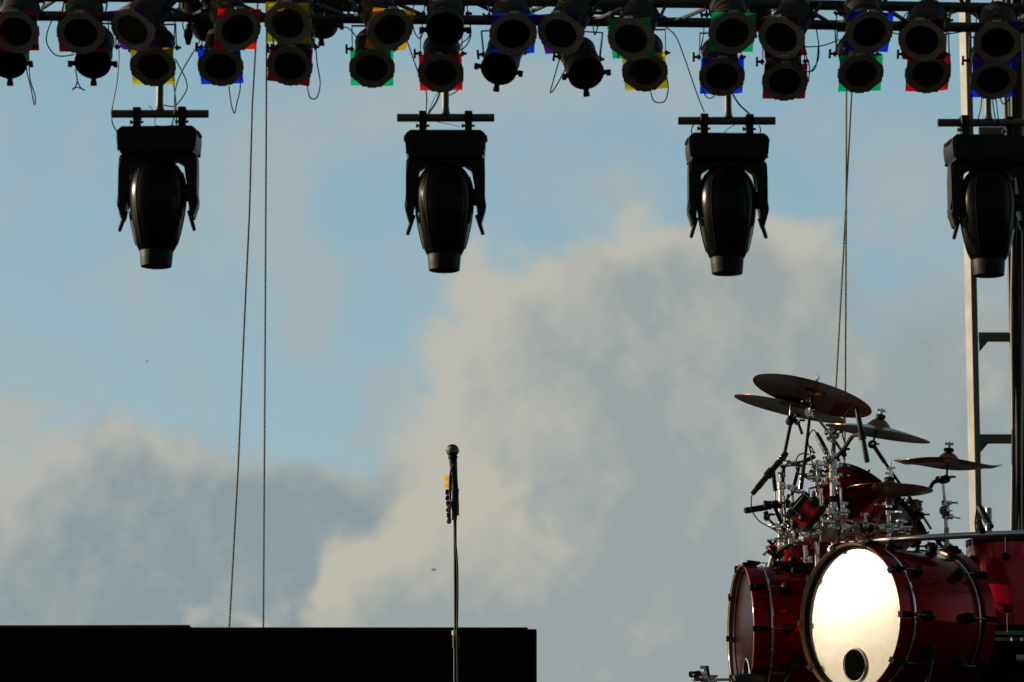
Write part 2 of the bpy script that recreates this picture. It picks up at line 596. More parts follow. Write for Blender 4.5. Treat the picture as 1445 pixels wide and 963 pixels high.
X3, Y3, Z3 = V((1, 0, 0)), V((0, 1, 0)), V((0, 0, 1))

# ------------------------------------------------------------------ setting (below the frame, carries what is seen)
g = MB()
g.box((0, 0, -0.05), (4000, 4000, 0.1))
single('ground', g, 'ground', None, None, kind='structure')
STAGE_Z = 1.75
g = MB()
g.box((0, 17.2, STAGE_Z - 0.10), (16, 13.4, 0.2))
single('stage_floor', g, 'deck', None, None, kind='structure')
RISER_Z = P(1205, 873, 13.2).z - 0.297
g = MB()
g.box((1.75, 13.75, (STAGE_Z + RISER_Z) / 2 + 0.002), (2.6, 2.7, RISER_Z - STAGE_Z - 0.004))
single('stage_platform', g, 'deck', None, None, kind='structure')

# ------------------------------------------------------------------ black wall lower left
YW = 17.5
a, b = P(-420, 888, YW), P(757, 889, YW)
t = Thing('low_wall', 'low matt black wall with a pale worn top edge, behind the microphone stand', 'wall', (a.x, YW, STAGE_Z))
zt = a.z
g = MB()
g.box(((a.x + b.x) / 2, YW + 0.12, (STAGE_Z + zt) / 2), (b.x - a.x, 0.24, zt - STAGE_Z))
t.part('wall_panel', g, 'drape')
g = MB()
c0 = P(268, 888, YW)
c1 = P(745, 889, YW)
g.box(((c0.x + c1.x) / 2, YW + 0.10, zt + 0.004), (c1.x - c0.x, 0.26, 0.006), bev=0.002)
t.part('cap_strip', g, 'wood_edge')
g = MB()
g.box(((a.x + c0.x) / 2, YW + 0.10, zt + 0.010), (c0.x - a.x, 0.26, 0.014), Matrix.Rotation(R(-0.12), 3, 'Y'), bev=0.003)
t.part('cap_board', g, 'wood_edge')
g = MB()
g.box((b.x - 0.004, YW + 0.115, (STAGE_Z + zt) / 2 - 0.006), (0.012, 0.262, zt - STAGE_Z - 0.012), bev=0.003)
t.part('end_post', g, 'hardware')

# ------------------------------------------------------------------ truss
YN, YF_ = 18.95, 19.45


def chord_pts(Y, ys, r_up=0.0):
    return [P(x, y, Y) + V((0, 0, r_up)) for x, y in ys]


near_px = [(-160, -8), (0, -5), (290, -3), (620, 1), (1000, 5), (1200, 8), (1445, 12), (1620, 14)]
far_px = [(-160, 22), (0, 22.5), (290, 24.5), (620, 28), (1000, 32.5), (1200, 36), (1445, 40), (1620, 42)]
t = Thing('lighting_truss', 'long dark aluminium box truss crossing the top, carrying rows of lamps', 'truss', P(0, 22, YF_))
near_b, far_b = chord_pts(YN, near_px), chord_pts(YF_, far_px)
for pts in (near_b, far_b, [p + V((0, 0, .5)) for p in near_b], [p + V((0, 0, .5)) for p in far_b]):
    t.part('chord', MB().tube(pts, 0.030, n=12), 'truss')


def along(pts, x):
    for i in range(len(pts) - 1):
        if pts[i].x <= x <= pts[i + 1].x:
            f = (x - pts[i].x) / (pts[i + 1].x - pts[i].x)
            return pts[i].lerp(pts[i + 1], f)
    return pts[-1]


x = near_b[0].x + 0.05
k = 0
while x < near_b[-1].x - 0.45:
    A, B_ = (near_b, far_b) if k % 2 == 0 else (far_b, near_b)
    x2 = x + 0.235
    t.part('brace', MB().cyl(along(A, x), along(B_, x2), 0.0125, n=8), 'truss')
    up = V((0, 0, .5))
    p, q = along(near_b, x), along(near_b, x2)
    t.part('brace', MB().cyl(p + (up if k % 2 else V((0, 0, 0))), q + (V((0, 0, 0)) if k % 2 else up), 0.0125, n=8), 'truss')
    x = x2
    k += 1

# ------------------------------------------------------------------ par cans
# can local frame: front at origin, axis +Z points OUT of the mouth, body towards -Z
RC = 0.108


def can_meshes():
    d = {}
    g = MB()
    prof = [(RC - .004, 0.0), (RC, 0.0), (RC, -0.006), (RC - .003, -0.010), (RC - .003, -0.25), (RC - .012, -0.262),
            (RC - .022, -0.29), (0.060, -0.36), (0.050, -0.375), (0.0, -0.375)]
    g.lathe(prof, (0, 0, 0), (0, 0, 1), 36)
    for i in range(8):   # cooling slots ribs on the tail cone
        an = i * math.pi / 4
        g.cyl((0.092 * math.cos(an), 0.092 * math.sin(an), -.28), (0.064 * math.cos(an), 0.064 * math.sin(an), -.355), 0.003, n=5)
    g.torus((0, 0, -0.255), (0, 0, 1), RC - .002, 0.0035, 36, 6)
    g.torus((0, 0, -0.10), (0, 0, 1), RC - .002, 0.0025, 36, 6)
    d['can_body'] = g.mesh('can_body', 'can')
    g = MB()
    g.lathe([(RC - .005, 0.0), (RC - .008, -0.17), (0.07, -0.21), (0, -0.235)], (0, 0, 0), (0, 0, 1), 32)
    d['can_lining'] = g.mesh('can_lining', 'inside')
    # clips on the mouth
    for i_, an in enumerate((R(-90), R(0), R(180))):
        g = MB()
        e = V((math.cos(an), math.sin(an), 0))
        f = V((-math.sin(an), math.cos(an), 0))
        g.prism([(RC - .004, -.016), (RC + .030, -.013), (RC + .030, .013), (RC - .004, .016)], V((0, 0, 0.006)), e, f, Z3, .004)
        g.prism([(RC + .012, -.018), (RC + .036, -.018), (RC + .036, .018), (RC + .012, .018)], V((0, 0, 0.014)), e, f, Z3, .014)
        d['clip%d' % i_] = g.mesh('clip', 'can')
    # gel frame: octagonal plate with a round opening
    g = MB()
    n = 48
    inner = [(0.097 * math.cos(2 * math.pi * i / n), 0.097 * math.sin(2 * math.pi * i / n)) for i in range(n)]
    outer = []
    for i in range(n):
        an = 2 * math.pi * i / n
        r = 0.128 / max(abs(math.cos(((an + math.pi / 8) % (math.pi / 4)) - math.pi / 8)), .1)
        outer.append((r * math.cos(an), r * math.sin(an)))
    g.plate_ring(outer, inner, (0, 0, 0.018), X3, Y3, Z3, 0.004)
    g.plate_ring([(a * .985, b * .985) for a, b in inner], [(a * .955, b * .955) for a, b in inner], (0, 0, 0.0165), X3, Y3, Z3, 0.004)
    for an in (R(-90), R(0), R(180), R(90)):
        e = V((math.cos(an), math.sin(an), 0))
        f = V((-math.sin(an), math.cos(an), 0))
        g.prism([(.112, -.026), (.133, -.026), (.133, .026), (.112, .026)], V((0, 0, 0.010)), e, f, Z3, .026)
    g.box((0.0, .131, .010), (.012, .006, .03))
    d['gel_frame'] = g.mesh('gel_frame', 'gelframe', sharp=25)
    # yoke and clamp, local: pivot axis X, yoke reaching +Y(here "up") from pivot
    for L in (0.17, 0.20):
        g = MB()
        w = RC + .014
        for sgn in (-1, 1):
            g.box((sgn * w, L / 2 - .01, 0), (.005, L + .02, .028))
        g.box((0, L, 0), (2 * w + .005, .005, .028))
        g.cyl((0, L, 0), (0, L + .03, 0), .006, n=8)
        d['yoke_%d' % round(L * 100)] = g.mesh('yoke', 'yoke')
        for sgn in (-1, 1):
            g = MB()
            g.cyl((sgn * (w - .01), 0, 0), (sgn * (w + .028), 0, 0), .008, n=8)
            g.cyl((sgn * (w + .003), 0, 0), (sgn * (w + .012), 0, 0), .015, n=10)
            if sgn < 0:   # T knob on one side
                g.box((-(w + .034), 0, 0), (.013, .056, .014), bev=.002)
            d['knob_%d_%d' % (round(L * 100), sgn)] = g.mesh('knob', 'hardware')
    g = MB()
    g.torus((0, 0, 0), (1, 0, 0), .034, .008, 20, 6)
    g.box((0, -.040, 0), (.026, .026, .040), bev=.003)
    g.cyl((0, 0, .02), (0, 0, .062), .005, n=8)
    g.box((0, 0, .066), (.034, .008, .008))
    d['clamp'] = g.mesh('clamp', 'hardware')
    return d


CM = can_meshes()
GELMESH = {}


def gel_mesh(col, seed):
    """a slightly buckled square sheet"""
    rnd = random.Random(seed)
    g = MB()
    n = 8
    S = 0.250
    ph = [rnd.uniform(0, 6) for _ in range(3)]
    vs = [[g.bm.verts.new(V(((i / n - .5) * S, (j / n - .5) * S,
                              0.0035 * math.sin(i * .7 + ph[0]) * math.sin(j * .6 + ph[1])+ .0122))) for j in range(n + 1)] for i in range(n + 1)]
    cx_, cy_ = rnd.choice([(0, 0), (n, 0), (n, n), (0, n)])
    vs[cx_][cy_].co.z -= .008
    for i in range(n):
        for j in range(n):
            g.bm.faces.new((vs[i][j], vs[i + 1][j], vs[i + 1][j + 1], vs[i][j + 1]))
    return g.mesh('gel', 'gel_' + col)


def par_can(px, py, row, pitch, yaw, roll, gel, label, frame_=True, away=False, Yx=None):
    a, b = R(pitch), R(yaw)
    dvec = V((math.sin(b) * math.cos(a), -math.cos(b) * math.cos(a), -math.sin(a)))
    Lp = 0.17 if row == 'L' else 0.20
    chord = far_b if row == 'L' else near_b
    Yc = YF_ if row == 'L' else YN
    piv_y = Yc + 0.09 if row == 'L' else Yc - 0.19
    if Yx is not None:
        piv_y = Yx
    back = 0.19
    Fp = P(px, py, piv_y + dvec.y * back)
    piv = Fp - dvec * back
    side = Z3.cross(-dvec).normalized() if not away else Z3.cross(dvec).normalized()
    # orientation of the can: local Z = dvec, local X = side
    zc = dvec
    xc = V((0, 0, 1)).cross(zc).normalized()
    if xc.x < 0 and not away:
        xc = -xc
    yc = zc.cross(xc)
    Mc = Matrix((xc, yc, zc)).transposed() @ Matrix.Rotation(R(roll), 3, 'Z')
    cpt = along(chord, piv.x)
    if away:
        cpt = along(far_b, piv.x)
    root = bpy.data.objects.new('par_can', None)
    root.empty_display_size = .05
    COL.objects.link(root)
    root.location = cpt
    tag(root, label, 'stage light', 'par cans hung along the truss')

    def put(name, me, loc, Mx=None, parent=None):
        o = bpy.data.objects.new(name, me)
        COL.objects.link(o)
        o.parent = parent or root
        m4 = (Mx or Matrix.Identity(3)).to_4x4()
        m4.translation = loc
        o.matrix_local = m4
        return o
    put('can_body', CM['can_body'], Fp - cpt, Mc)
    put('can_lining', CM['can_lining'], Fp - cpt, Mc)
    if frame_:
        put('gel_frame', CM['gel_frame'], Fp - cpt, Mc)
    else:
        for i_ in range(3):
            put('clip', CM['clip%d' % i_], Fp - cpt, Mc)
    if gel:
        put('gel', gel_mesh(gel, int(px)), Fp - cpt, Mc)
    # yoke from pivot towards the chord, in the plane square to the side axis
    dirn = (cpt - piv)
    dist = dirn.length
    yy = (dirn - xc * dirn.dot(xc)).normalized()
    zz = xc.cross(yy)
    My = Matrix((xc, yy, zz)).transposed()
    sc = Matrix.Diagonal(V((1, max(dist - .06, .14) / Lp, 1)))
    key = round(Lp * 100)
    put('yoke', CM['yoke_%d' % key], piv - cpt, My @ sc)
    for sgn in (-1, 1):
        put('knob', CM['knob_%d_%d' % (key, sgn)], piv - cpt, My)
    # clamp round the chord
    dz = (piv - cpt).normalized()
    yv = -V((0, dz.y, dz.z)).normalized()
    xv = X3
    put('clamp', CM['clamp'], V((0, 0, 0)), Matrix((xv, yv, xv.cross(yv))).transposed())
    return root


UPPER = [
    (22, 43, 44, 0, 0, 'darkred', True, 'black par can with dark red gel, first of the upper row at the left edge'),
    (114, 44.5, 44, 2, 0, 'darkred', True, 'black par can with dark red gel, above the bare can with the hanging hook'),
    (189, 40, 42, -30, -4, 'purple', True, 'black par can with purple gel turned to the side, above the first yellow gel'),
    (334, 40, 40, 24, 6, 'red', True, 'black par can with bright red gel, turned aside above the vivid blue gel'),
    (407, 31, 40, -9, -5, 'yellow', True, 'black par can with yellow gel beside the pair of ropes, highest of the row'),
    (549, 40, 40, 25, 3, 'orange', True, 'black par can with amber gel turned sideways, above the first green gel'),
    (628, 41.5, 42, 0, 0, None, False, 'bare black par can, open mouthed, above the bright red gel of the second moving head'),
    (724, 46, 43, 4, 0, 'blue', True, 'black par can with blue gel, upper row, above the second bare can with clips'),
    (792.5, 45.5, 42, -24, -2, 'purple', True, 'black par can with magenta gel sliver, above the bare can with a pale yoke'),
    (891.5, 53, 42, -18, -3, 'green', True, 'black par can with green gel turned aside, above the second yellow lower gel'),
    (1033, 44.5, 43, 3, 0, 'green', True, 'black par can with green gel corners, above the blue gel of the third moving head'),
    (1103.7, 51, 41, -28, -3, 'darkred', True, 'black par can turned sharply aside with dull red gel, above a dark red gel'),
    (1226, 43.5, 43, 8, 0, 'blue', True, 'black par can with blue gel showing at both right corners, above a green gel'),
    (1301.7, 55, 43, -18, -3, 'darkred', True, 'black par can with dull red gel beside the tower post, above a bright red gel'),
    (1407.6, 58, 43, -10, 0, 'purple', True, 'black par can with dark purple gel, above the fourth moving head'),
]
LOWER = [
    (12, 89, 44, 0, 0, None, False, 'bare black par can at the left edge, lower row, cut by the picture edge'),
    (131, 89, 44, 2, 0, None, False, 'bare black par can with three clips, a small hook hanging below it'),
    (216, 92, 46, 0, 0, 'yellow', True, 'black par can with bright yellow gel above the first moving head'),
    (311.5, 92, 47, 0, 2, 'blue', True, 'black par can with vivid blue gel, left of the pair of ropes, lower row'),
    (409.5, 91, 45, -6, -11, 'darkred', True, 'black par can with crooked dark red gel, right beside the pair of ropes'),
    (525, 94.5, 47, 0, -1, 'green', True, 'black par can with bright green gel, lower row, before the second moving head'),
    (622, 101, 47, 0, 1, 'red', True, 'black par can with bright red gel straight above the second moving head'),
    (704, 97.5, 42, -12, -14, None, False, 'bare black par can with clips, right of the second moving head'),
    (827, 104, 42, 14, 10, None, False, 'bare black par can tilted on a pale scratched yoke'),
    (910, 99.5, 46, -2, 4, 'yellow', True, 'black par can with bright yellow gel and a cable loop under it, lower row'),
    (1018.6, 106, 47, 0, 0, 'blue', True, 'black par can with blue gel straight above the third moving head'),
    (1107.5, 113, 48, -2, -2, 'darkred', True, 'black par can with dark red gel, lower row, beside the third moving head'),
    (1214, 102, 47, 4, 3, 'green', True, 'black par can with green gel above the second pair of ropes'),
    (1309, 102, 47, 0, 1, 'red', True, 'black par can with bright red gel, lower row, left of the tower post'),
    (1401.4, 111, 47, 0, 0, 'blue', True, 'black par can with blue gel straight above the fourth moving head'),
]
for (px, py, pit, yaw, roll, gel, fr, lab) in UPPER:
    par_can(px, py, 'U', pit, yaw, roll, gel, lab, fr)
for (px, py, pit, yaw, roll, gel, fr, lab) in LOWER:
    par_can(px, py, 'L', pit, yaw, roll, gel, lab, fr)
AWAY = [(452, 34, 20, 195, 'black par can facing away, rounded back showing behind the yellow gel can'),
        (482, 6, 62, 170, 'black par can pointing down and away between yellow and amber gels'),
        (856, 10, 60, 190, 'black par can facing away behind the green gel turned aside'),
        (296, 38, 22, 165, 'black par can facing away behind the red and blue gels'),
        (1064, 30, 40, 175, 'black par can facing away between the green and dull red gels')]
for (px, py, pit, yaw, lab) in AWAY:
    par_can(px, py, 'L', pit, yaw, 0, None, lab, False, away=True, Yx=YF_ + .12)

# ------------------------------------------------------------------ tee bars and moving heads
S = 1 / 246.5
YM = 19.88
MS = 1.035


def tee_bar(px, py, sx, label):
    c = P(px, py, YM)
    t = Thing('tee_bar', label, 'pipe', c, 'tee bars carrying the moving heads')
    h = 0.29
    g = MB()
    w = .024
    for sgn in (-1, 1):
        p0, p1 = c + V((sgn * h, 0, 0)), c
    g.lathe([(w - .004, -h), (w, -h), (w, h), (w - .004, h)], c, (1, 0, 0), 18, closed=True)
    t.part('cross_pipe', g, 'pipe')
    top = V((P(sx, 20, YM).x, YM, c.z + .52))
    base = V((top.x, YM, c.z + .02))
    t.part('stem', MB().cyl(base, top, .021, n=14), 'stub')
    g = MB()
    g.lathe([(.030, 0), (.024, .02), (.0225, .04)], base, (0, 0, 1), 14)
    t.part('collar', g, 'stub')
    # cross piece under the truss that carries the stem
    g = MB()
    zt_ = along(near_b, top.x).z
    g.box((top.x, YM - .22, zt_ + .065), (.05, .52, .02), bev=.003)
    t.part('bracket', g, 'hardware')
    return c


def moving_head_parts():
    """local: origin at middle of the cross pipe, z up"""
    parts = []
    # clamps
    for sx in (-.131, .131):
        g = MB()
        g.box((sx, 0, .004), (.046, .070, .064), bev=.006)
        g.box((sx, 0, -.060), (.042, .05, .070), bev=.004)
        g.cyl((sx - .037, 0, -.047), (sx + .037, 0, -.047), .007, n=8)
        g.cyl((sx - .040, 0, -.047), (sx - .030, 0, -.047), .012, n=8)
        parts.append(('clamp', g.mesh('clamp', 'hardware'), None))
    z0 = -.094
    # base box: chamfered outline seen from the front
    g = MB()
    W, H = .462, .150
    out = [(-W / 2 + .030, 0), (-W / 2 + .004, -.020), (-W / 2, -.060), (-W / 2 + .006, -.120), (-W / 2 + .018, -H + .012), (-W / 2 + .020, -H),
           (W / 2 - .020, -H), (W / 2 - .018, -H + .012), (W / 2 - .006, -.120), (W / 2, -.060), (W / 2 - .004, -.020), (W / 2 - .030, 0)]
    g.prism(out, (0, 0, z0), X3, Z3, Y3, .24)
    bmesh.ops.bevel(g.bm, geom=[e for e in g.bm.edges if abs((e.verts[0].co - e.verts[1].co).y) < .01 and abs(e.verts[0].co.y) > .08], offset=.012, segments=2, affect='EDGES')
    parts.append(('base', g.mesh('base', 'plastic'), None))
    for sx in (-1, 1):
        g = MB()
        x = sx * (W / 2 - .003)
        g.tube([(x - sx * .02, -.08, z0 - .028), (x, -.07, z0 - .03), (x + sx * .004, 0, z0 - .034), (x, .07, z0 - .03), (x - sx * .02, .08, z0 - .028)], .010, 8)
        parts.append(('handle', g.mesh('handle', 'rubber'), None))
    # yoke
    zy = z0 - H - .002
    g = MB()
    half = [(0, 0), (.225, 0), (.230, -.02), (.228, -.10), (.232, -.22), (.240, -.275), (.236, -.30), (.212, -.372), (.196, -.380), (.188, -.355), (.192, -.30),
            (.176, -.255), (.172, -.21), (.168, -.095), (.150, -.085), (.100, -.062), (.085, -.045), (0, -.045)]
    # split in two arms and a bridge so the outline stays simple
    arm = [(.110, 0), (.218, 0), (.226, -.02), (.227, -.10), (.227, -.22), (.234, -.275), (.230, -.30), (.210, -.370), (.194, -.378), (.184, -.352), (.182, -.300),
           (.172, -.245), (.171, -.19), (.164, -.070), (.145, -.060), (.110, -.040)]
    for sx in (-1, 1):
        pts = [(sx * a, b) for a, b in arm]
        if sx < 0:
            pts = pts[::-1]
        g.prism(pts, (0, 0, zy), X3, Z3, Y3, .10)
    g.prism([(-.110, 0), (.110, 0), (.110, -.038), (-.110, -.038)], (0, 0, zy), X3, Z3, Y3, .099)
    bmesh.ops.bevel(g.bm, geom=[e for e in g.bm.edges if abs((e.verts[0].co - e.verts[1].co).y) < .005 and abs(e.verts[0].co.y) > .049], offset=.012, segments=3, affect='EDGES')
    parts.append(('yoke', g.mesh('yoke', 'plastic', sharp=30), None))
    for sx in (-1, 1):
        g = MB()
        g.tube([(sx * .182, -.02, zy - .33), (sx * .198, -.03, zy - .385), (sx * .214, -.035, zy - .438)], .0135, 10, r1=.011)
        g.sphere((sx * .214, -.035, zy - .439), .011, 10)
        parts.append(('lock_lever', g.mesh('lock_lever', 'rubber'), None))
        g = MB()
        g.cyl((sx * .150, 0, zy - .22), (sx * .2, 0, zy - .22), .050, n=20)
        parts.append(('pivot', g.mesh('pivot', 'plastic'), None))
    # head (two half shells with a seam), axis down
    g = MB()
    hz = zy - .015
    prof = [(0, -.026), (.070, -.028), (.100, -.045), (.124, -.070), (.143, -.100), (.156, -.140), (.164, -.185), (.1665, -.230), (.165, -.275),
            (.158, -.342), (.149, -.395), (.139, -.442), (.129, -.485), (.118, -.522), (.100, -.556), (.095, -.558)]
    g.lathe(prof, (-.006, 0, zy), (0, 0, 1), 48)
    hz = zy
    head = ('head', g.mesh('head', 'head_plastic', sharp=50), None)
    parts.append(head)
    g = MB()
    for an in (R(-128), R(-52), R(52), R(128), R(180), R(0)):
        e = V((math.cos(an), math.sin(an), 0))
        pts = [V((-.006, 0, hz)) + e * (r + .0015) + V((0, 0, h)) for r, h in prof[4:-2]]
        g.tube(pts, .0035, 6, smooth=2)
        parts.append(('head_rib', g.mesh('head_rib', 'plastic'), None))
        g = MB()
    # side cooling blisters
    for sx in (-1, 1):
        g.lathe([(0, .014), (.040, .012), (.055, 0)], (-.006 + sx * .142, -.02, hz - .34), (sx, 0, -.2), 20)
        parts.append(('vent_cover', g.mesh('vent_cover', 'plastic'), None))
        g = MB()
    zb = hz - .555
    g.lathe([(.094, 0.0), (.096, -.004), (.092, -.05), (.0885, -.092), (.084, -.094), (.081, -.09), (.078, -.02), (0, -.02)], (-.006, 0, zb), (0, 0, 1), 40)
    parts.append(('nozzle', g.mesh('nozzle', 'nozzle'), None))
    g = MB()
    g.lathe([(0.078, -.036), (.05, -.046), (0, -.05)], (-.006, 0, zb), (0, 0, 1), 32)
    parts.append(('lens', g.mesh('lens', 'lens'), None))
    return parts


MHP = moving_head_parts()
MH = [
    (225.5, 161, 227.5, 'first black moving head light from the left edge, hanging under a yellow gel', 'short grey tee bar holding the moving head nearest the left edge', -3),
    (629, 166.5, 629, 'black moving head light hanging under a bright red gel, above the microphone stand', 'short grey tee bar holding the moving head under the bright red gel', 0),
    (1025.5, 170.8, 1026, 'black moving head light hanging over the drum kit cymbals, under a blue gel', 'short grey tee bar holding the moving head above the cymbals', 3),
    (1392, 173.5, 1391, 'black moving head light in front of the tower, cut by the right edge', 'short grey tee bar in front of the tower, cut by the right edge', 7),
]
for (px, py, sx, lab, lab2, yw) in MH:
    c = tee_bar(px, py, sx, lab2)
    root = bpy.data.objects.new('moving_head_light', None)
    COL.objects.link(root)
    root.location = c
    root.rotation_euler = (0, 0, R(yw))
    root.scale = (MS, MS, MS)
    tag(root, lab, 'stage light', 'moving head lights under the truss')
    for (nm, me, _) in MHP:
        o = bpy.data.objects.new(nm, me)
        COL.objects.link(o)
        o.parent = root

# small connector hanging
c = P(266, 30, 19.5)
t = Thing('hanging_plug', 'small black plug hanging from the truss between the purple and blue gels', 'plug', c)
t.part('plug_body', MB().lathe([(0, .0), (.012, -.003), (.016, -.03), (.026, -.04), (.027, -.075), (.018, -.10), (.013, -.125), (0, -.127)], P(266, 34, 19.5), (0, 0, 1), 14), 'rubber')
t.part('shackle', MB().tube([P(258, 24, 19.5), P(258, 38, 19.5), P(262, 46, 19.5)], .004, 6), 'hardware')
t.part('shackle', MB().tube([P(273, 24, 19.5), P(273, 38, 19.5), P(269, 46, 19.5)], .004, 6), 'hardware')


# ------------------------------------------------------------------ cables under the truss
def zp(ox, pts):
    return [(ox + a / 4.8167, b / 4.8167) for a, b in pts]


CABLES = [
    (0, [(178, 330), (182, 480), (210, 600), (230, 704), (240, 700), (236, 640), (205, 540), (194, 360)], 'thin black cable in a narrow hanging loop near the left edge'),
    (0, [(365, 110), (322, 220), (320, 300), (370, 370), (430, 383), (505, 372)], 'thin black cable curling below the chord to the bare can with the hook'),
    (0, [(735, 100), (795, 240), (808, 380), (795, 560), (765, 720), (760, 820), (800, 900), (845, 880)], 'long black cable drooping to the top of the first moving head'),
    (0, [(1378, 110), (1370, 250), (1240, 480), (1190, 620), (1185, 780), (1160, 870)], 'black cable crossing down from the blue gel to the first moving head'),
    (0, [(1190, 400), (1262, 540), (1265, 620), (1190, 720), (1115, 715)], 'black cable bent like a hook beside the first tee bar stem'),
    (0, [(1165, 350), (1180, 560), (1195, 700), (1200, 865)], 'straight black cable right beside the first tee bar stem'),
    (0, [(735, 120), (737, 210), (720, 290)], 'short black cable hanging left of the purple gel'),
    (0, [(1188, 140), (1186, 220), (1184, 310)], 'short straight cable right above the first yellow gel'),
    (270, [(255, 585), (270, 700), (292, 770), (310, 700), (332, 600), (334, 480)], 'black cable hanging in a pointed loop under the vivid blue gel'),
    (270, [(785, 560), (800, 650), (830, 675), (860, 650), (875, 560), (855, 430), (845, 300)], 'black cable loop hanging right of the crooked dark red gel'),
    (270, [(820, 185), (950, 182), (1060, 190), (1120, 250)], 'slack black cable running from the yellow to the amber gel can'),
    (560, [(60, 250), (140, 480), (185, 580), (203, 660), (198, 770)], 'black cable falling from the amber gel to the second moving head'),
    (560, [(285, 615), (240, 700), (212, 775)], 'short thin cable slanting to the second tee bar'),
    (560, [(295, 615), (270, 690), (216, 772)], 'short thick cable slanting beside the thin one to the second tee bar'),
    (560, [(440, 480), (450, 540), (420, 610), (355, 652)], 'curved black cable behind the bright red gel of the second moving head'),
    (560, [(105, 130), (120, 220), (160, 265), (175, 200), (165, 150)], 'small black cable loop left of the bare upper can'),
    (560, [(495, 150), (504, 230), (480, 300), (432, 342), (436, 300), (480, 265), (500, 230)], 'round cable loop hanging right of the bare upper can'),
    (560, [(1108, 395), (1052, 590), (1046, 632), (1080, 590), (1140, 480), (1205, 340)], 'black cable in a sharp pointed loop by the tilted bare can'),
    (560, [(1330, 150), (1345, 240), (1365, 180)], 'short black cable right of the magenta gel can'),
    (850, [(430, 185), (500, 250), (560, 400), (640, 630), (693, 765)], 'long black cable sloping from the truss to the third tee bar'),
    (850, [(325, 605), (345, 680), (390, 700), (430, 680), (448, 600), (437, 520)], 'rounded black cable loop under the second yellow gel'),
    (850, [(678, 580), (700, 650), (735, 670), (778, 640)], 'small black cable arc below the blue gel of the third moving head'),
    (850, [(880, 630), (930, 710), (1000, 775)], 'thick black cable slanting to the right clamp of the third tee bar'),
    (850, [(670, 100), (690, 200), (668, 340)], 'thin black cable left of the upper green gel'),
    (850, [(1260, 390), (1330, 470), (1400, 490), (1450, 455), (1470, 300)], 'black cable sagging across the lowest dark red gel'),
    (850, [(1380, 370), (1408, 460), (1400, 560)], 'black cable at the right side of the lowest dark red gel'),
    (1145, [(-60, 320), (30, 318), (100, 305), (190, 270)], 'black cable running level to the green gel above the ropes'),
    (1145, [(30, 180), (50, 310), (45, 410), (0, 482)], 'black cable curling down right of the dull red gel'),
    (1145, [(185, 50), (162, 180), (165, 300)], 'thin black cable left of the blue gel with bright corners'),
    (1145, [(540, 220), (600, 235), (640, 225)], 'short black cable bridging the blue and dull red gels'),
    (1145, [(890, 232), (960, 228), (1080, 205)], 'slack black cable leading to the tower post'),
    (1145, [(930, 190), (936, 350), (940, 500), (850, 628)], 'black cable curving over the bright red gel beside the tower'),
    (1145, [(1160, 640), (1150, 740), (1125, 840)], 'black cable left of the fourth tee bar stem'),
    (1145, [(1228, 640), (1238, 740), (1258, 860)], 'black cable just right of the fourth tee bar stem'),
    (1145, [(1250, 640), (1262, 740), (1275, 860)], 'outer black cable right of the fourth tee bar stem'),
    (1145, [(1275, 640), (1300, 705), (1335, 690), (1350, 630)], 'small hanging cable loop under the blue gel by the right edge'),
    (560, [(125, 0), (110, 60), (100, 100)], 'short black cable crossing the truss opening left of the bare upper can'),
    (1145, [(620, 130), (650, 90), (700, 92)], 'short black cable arching over the truss opening by the tower'),
    (850, [(1120, 120), (1155, 75), (1195, 72)], 'short black cable arching over the truss opening by the dull red gel'),
    (560, [(275, 830), (340, 842), (430, 862)], 'thin safety wire under the second tee bar'),
    (850, [(620, 850), (606, 880), (608, 915)], 'short cable at the left clamp of the third moving head'),
    (850, [(900, 850), (850, 880), (822, 915)], 'thin safety wire under the third tee bar'),
    (850, [(1066, 855), (1076, 885), (1070, 915)], 'short cable at the right clamp of the third moving head'),
    (0, [(1010, 720), (1035, 745), (1055, 800), (1055, 850), (1120, 858), (1190, 850)], 'thin safety wire wound around the first tee bar'),
]
for i, (ox, pts, lab) in enumerate(CABLES):
    px = zp(ox, pts)
    Yc = 19.80 if 'moving head' in lab or 'tee bar' in lab else 19.52
    if 'tee bar' in lab or 'clamp' in lab:
        Yc = 19.84
    if 'safety' in lab:
        Yc = 19.83
    if 'across' in lab or 'over the bright red' in lab:
        Yc = 19.2
    r = .0022 if ('safety' in lab or 'thin cable' in lab) else (.0055 if 'thick' in lab else .0038)
    pw = [P(a, b, Yc + .01 * math.sin(3 * k + i)) for k, (a, b) in enumerate(px)]
    single('cable', MB().tube(pw, r, 6, smooth=6), 'cable', lab, 'cable', 'cables hanging under the truss', loc=pw[0])
# little hook
t = Thing('hanging_hook', 'small wire hook hanging under the bare par can', 'hook', P(109, 108, 19.5))
t.part('wire', MB().tube([P(a / 4.8167, b / 4.8167, 19.5) for a, b in [(512, 470), (525, 550), (510, 595), (490, 611)]], .0042, 6), 'cable')
t.part('prong', MB().tube([P(a / 4.8167, b / 4.8167, 19.5) for a, b in [(525, 550), (548, 598), (577, 615)]], .0042, 6), 'cable')
t.part('prong', MB().tube([P(a / 4.8167, b / 4.8167, 19.5) for a, b in [(497, 602), (525, 596), (566, 608)]], .0034, 6), 'cable')

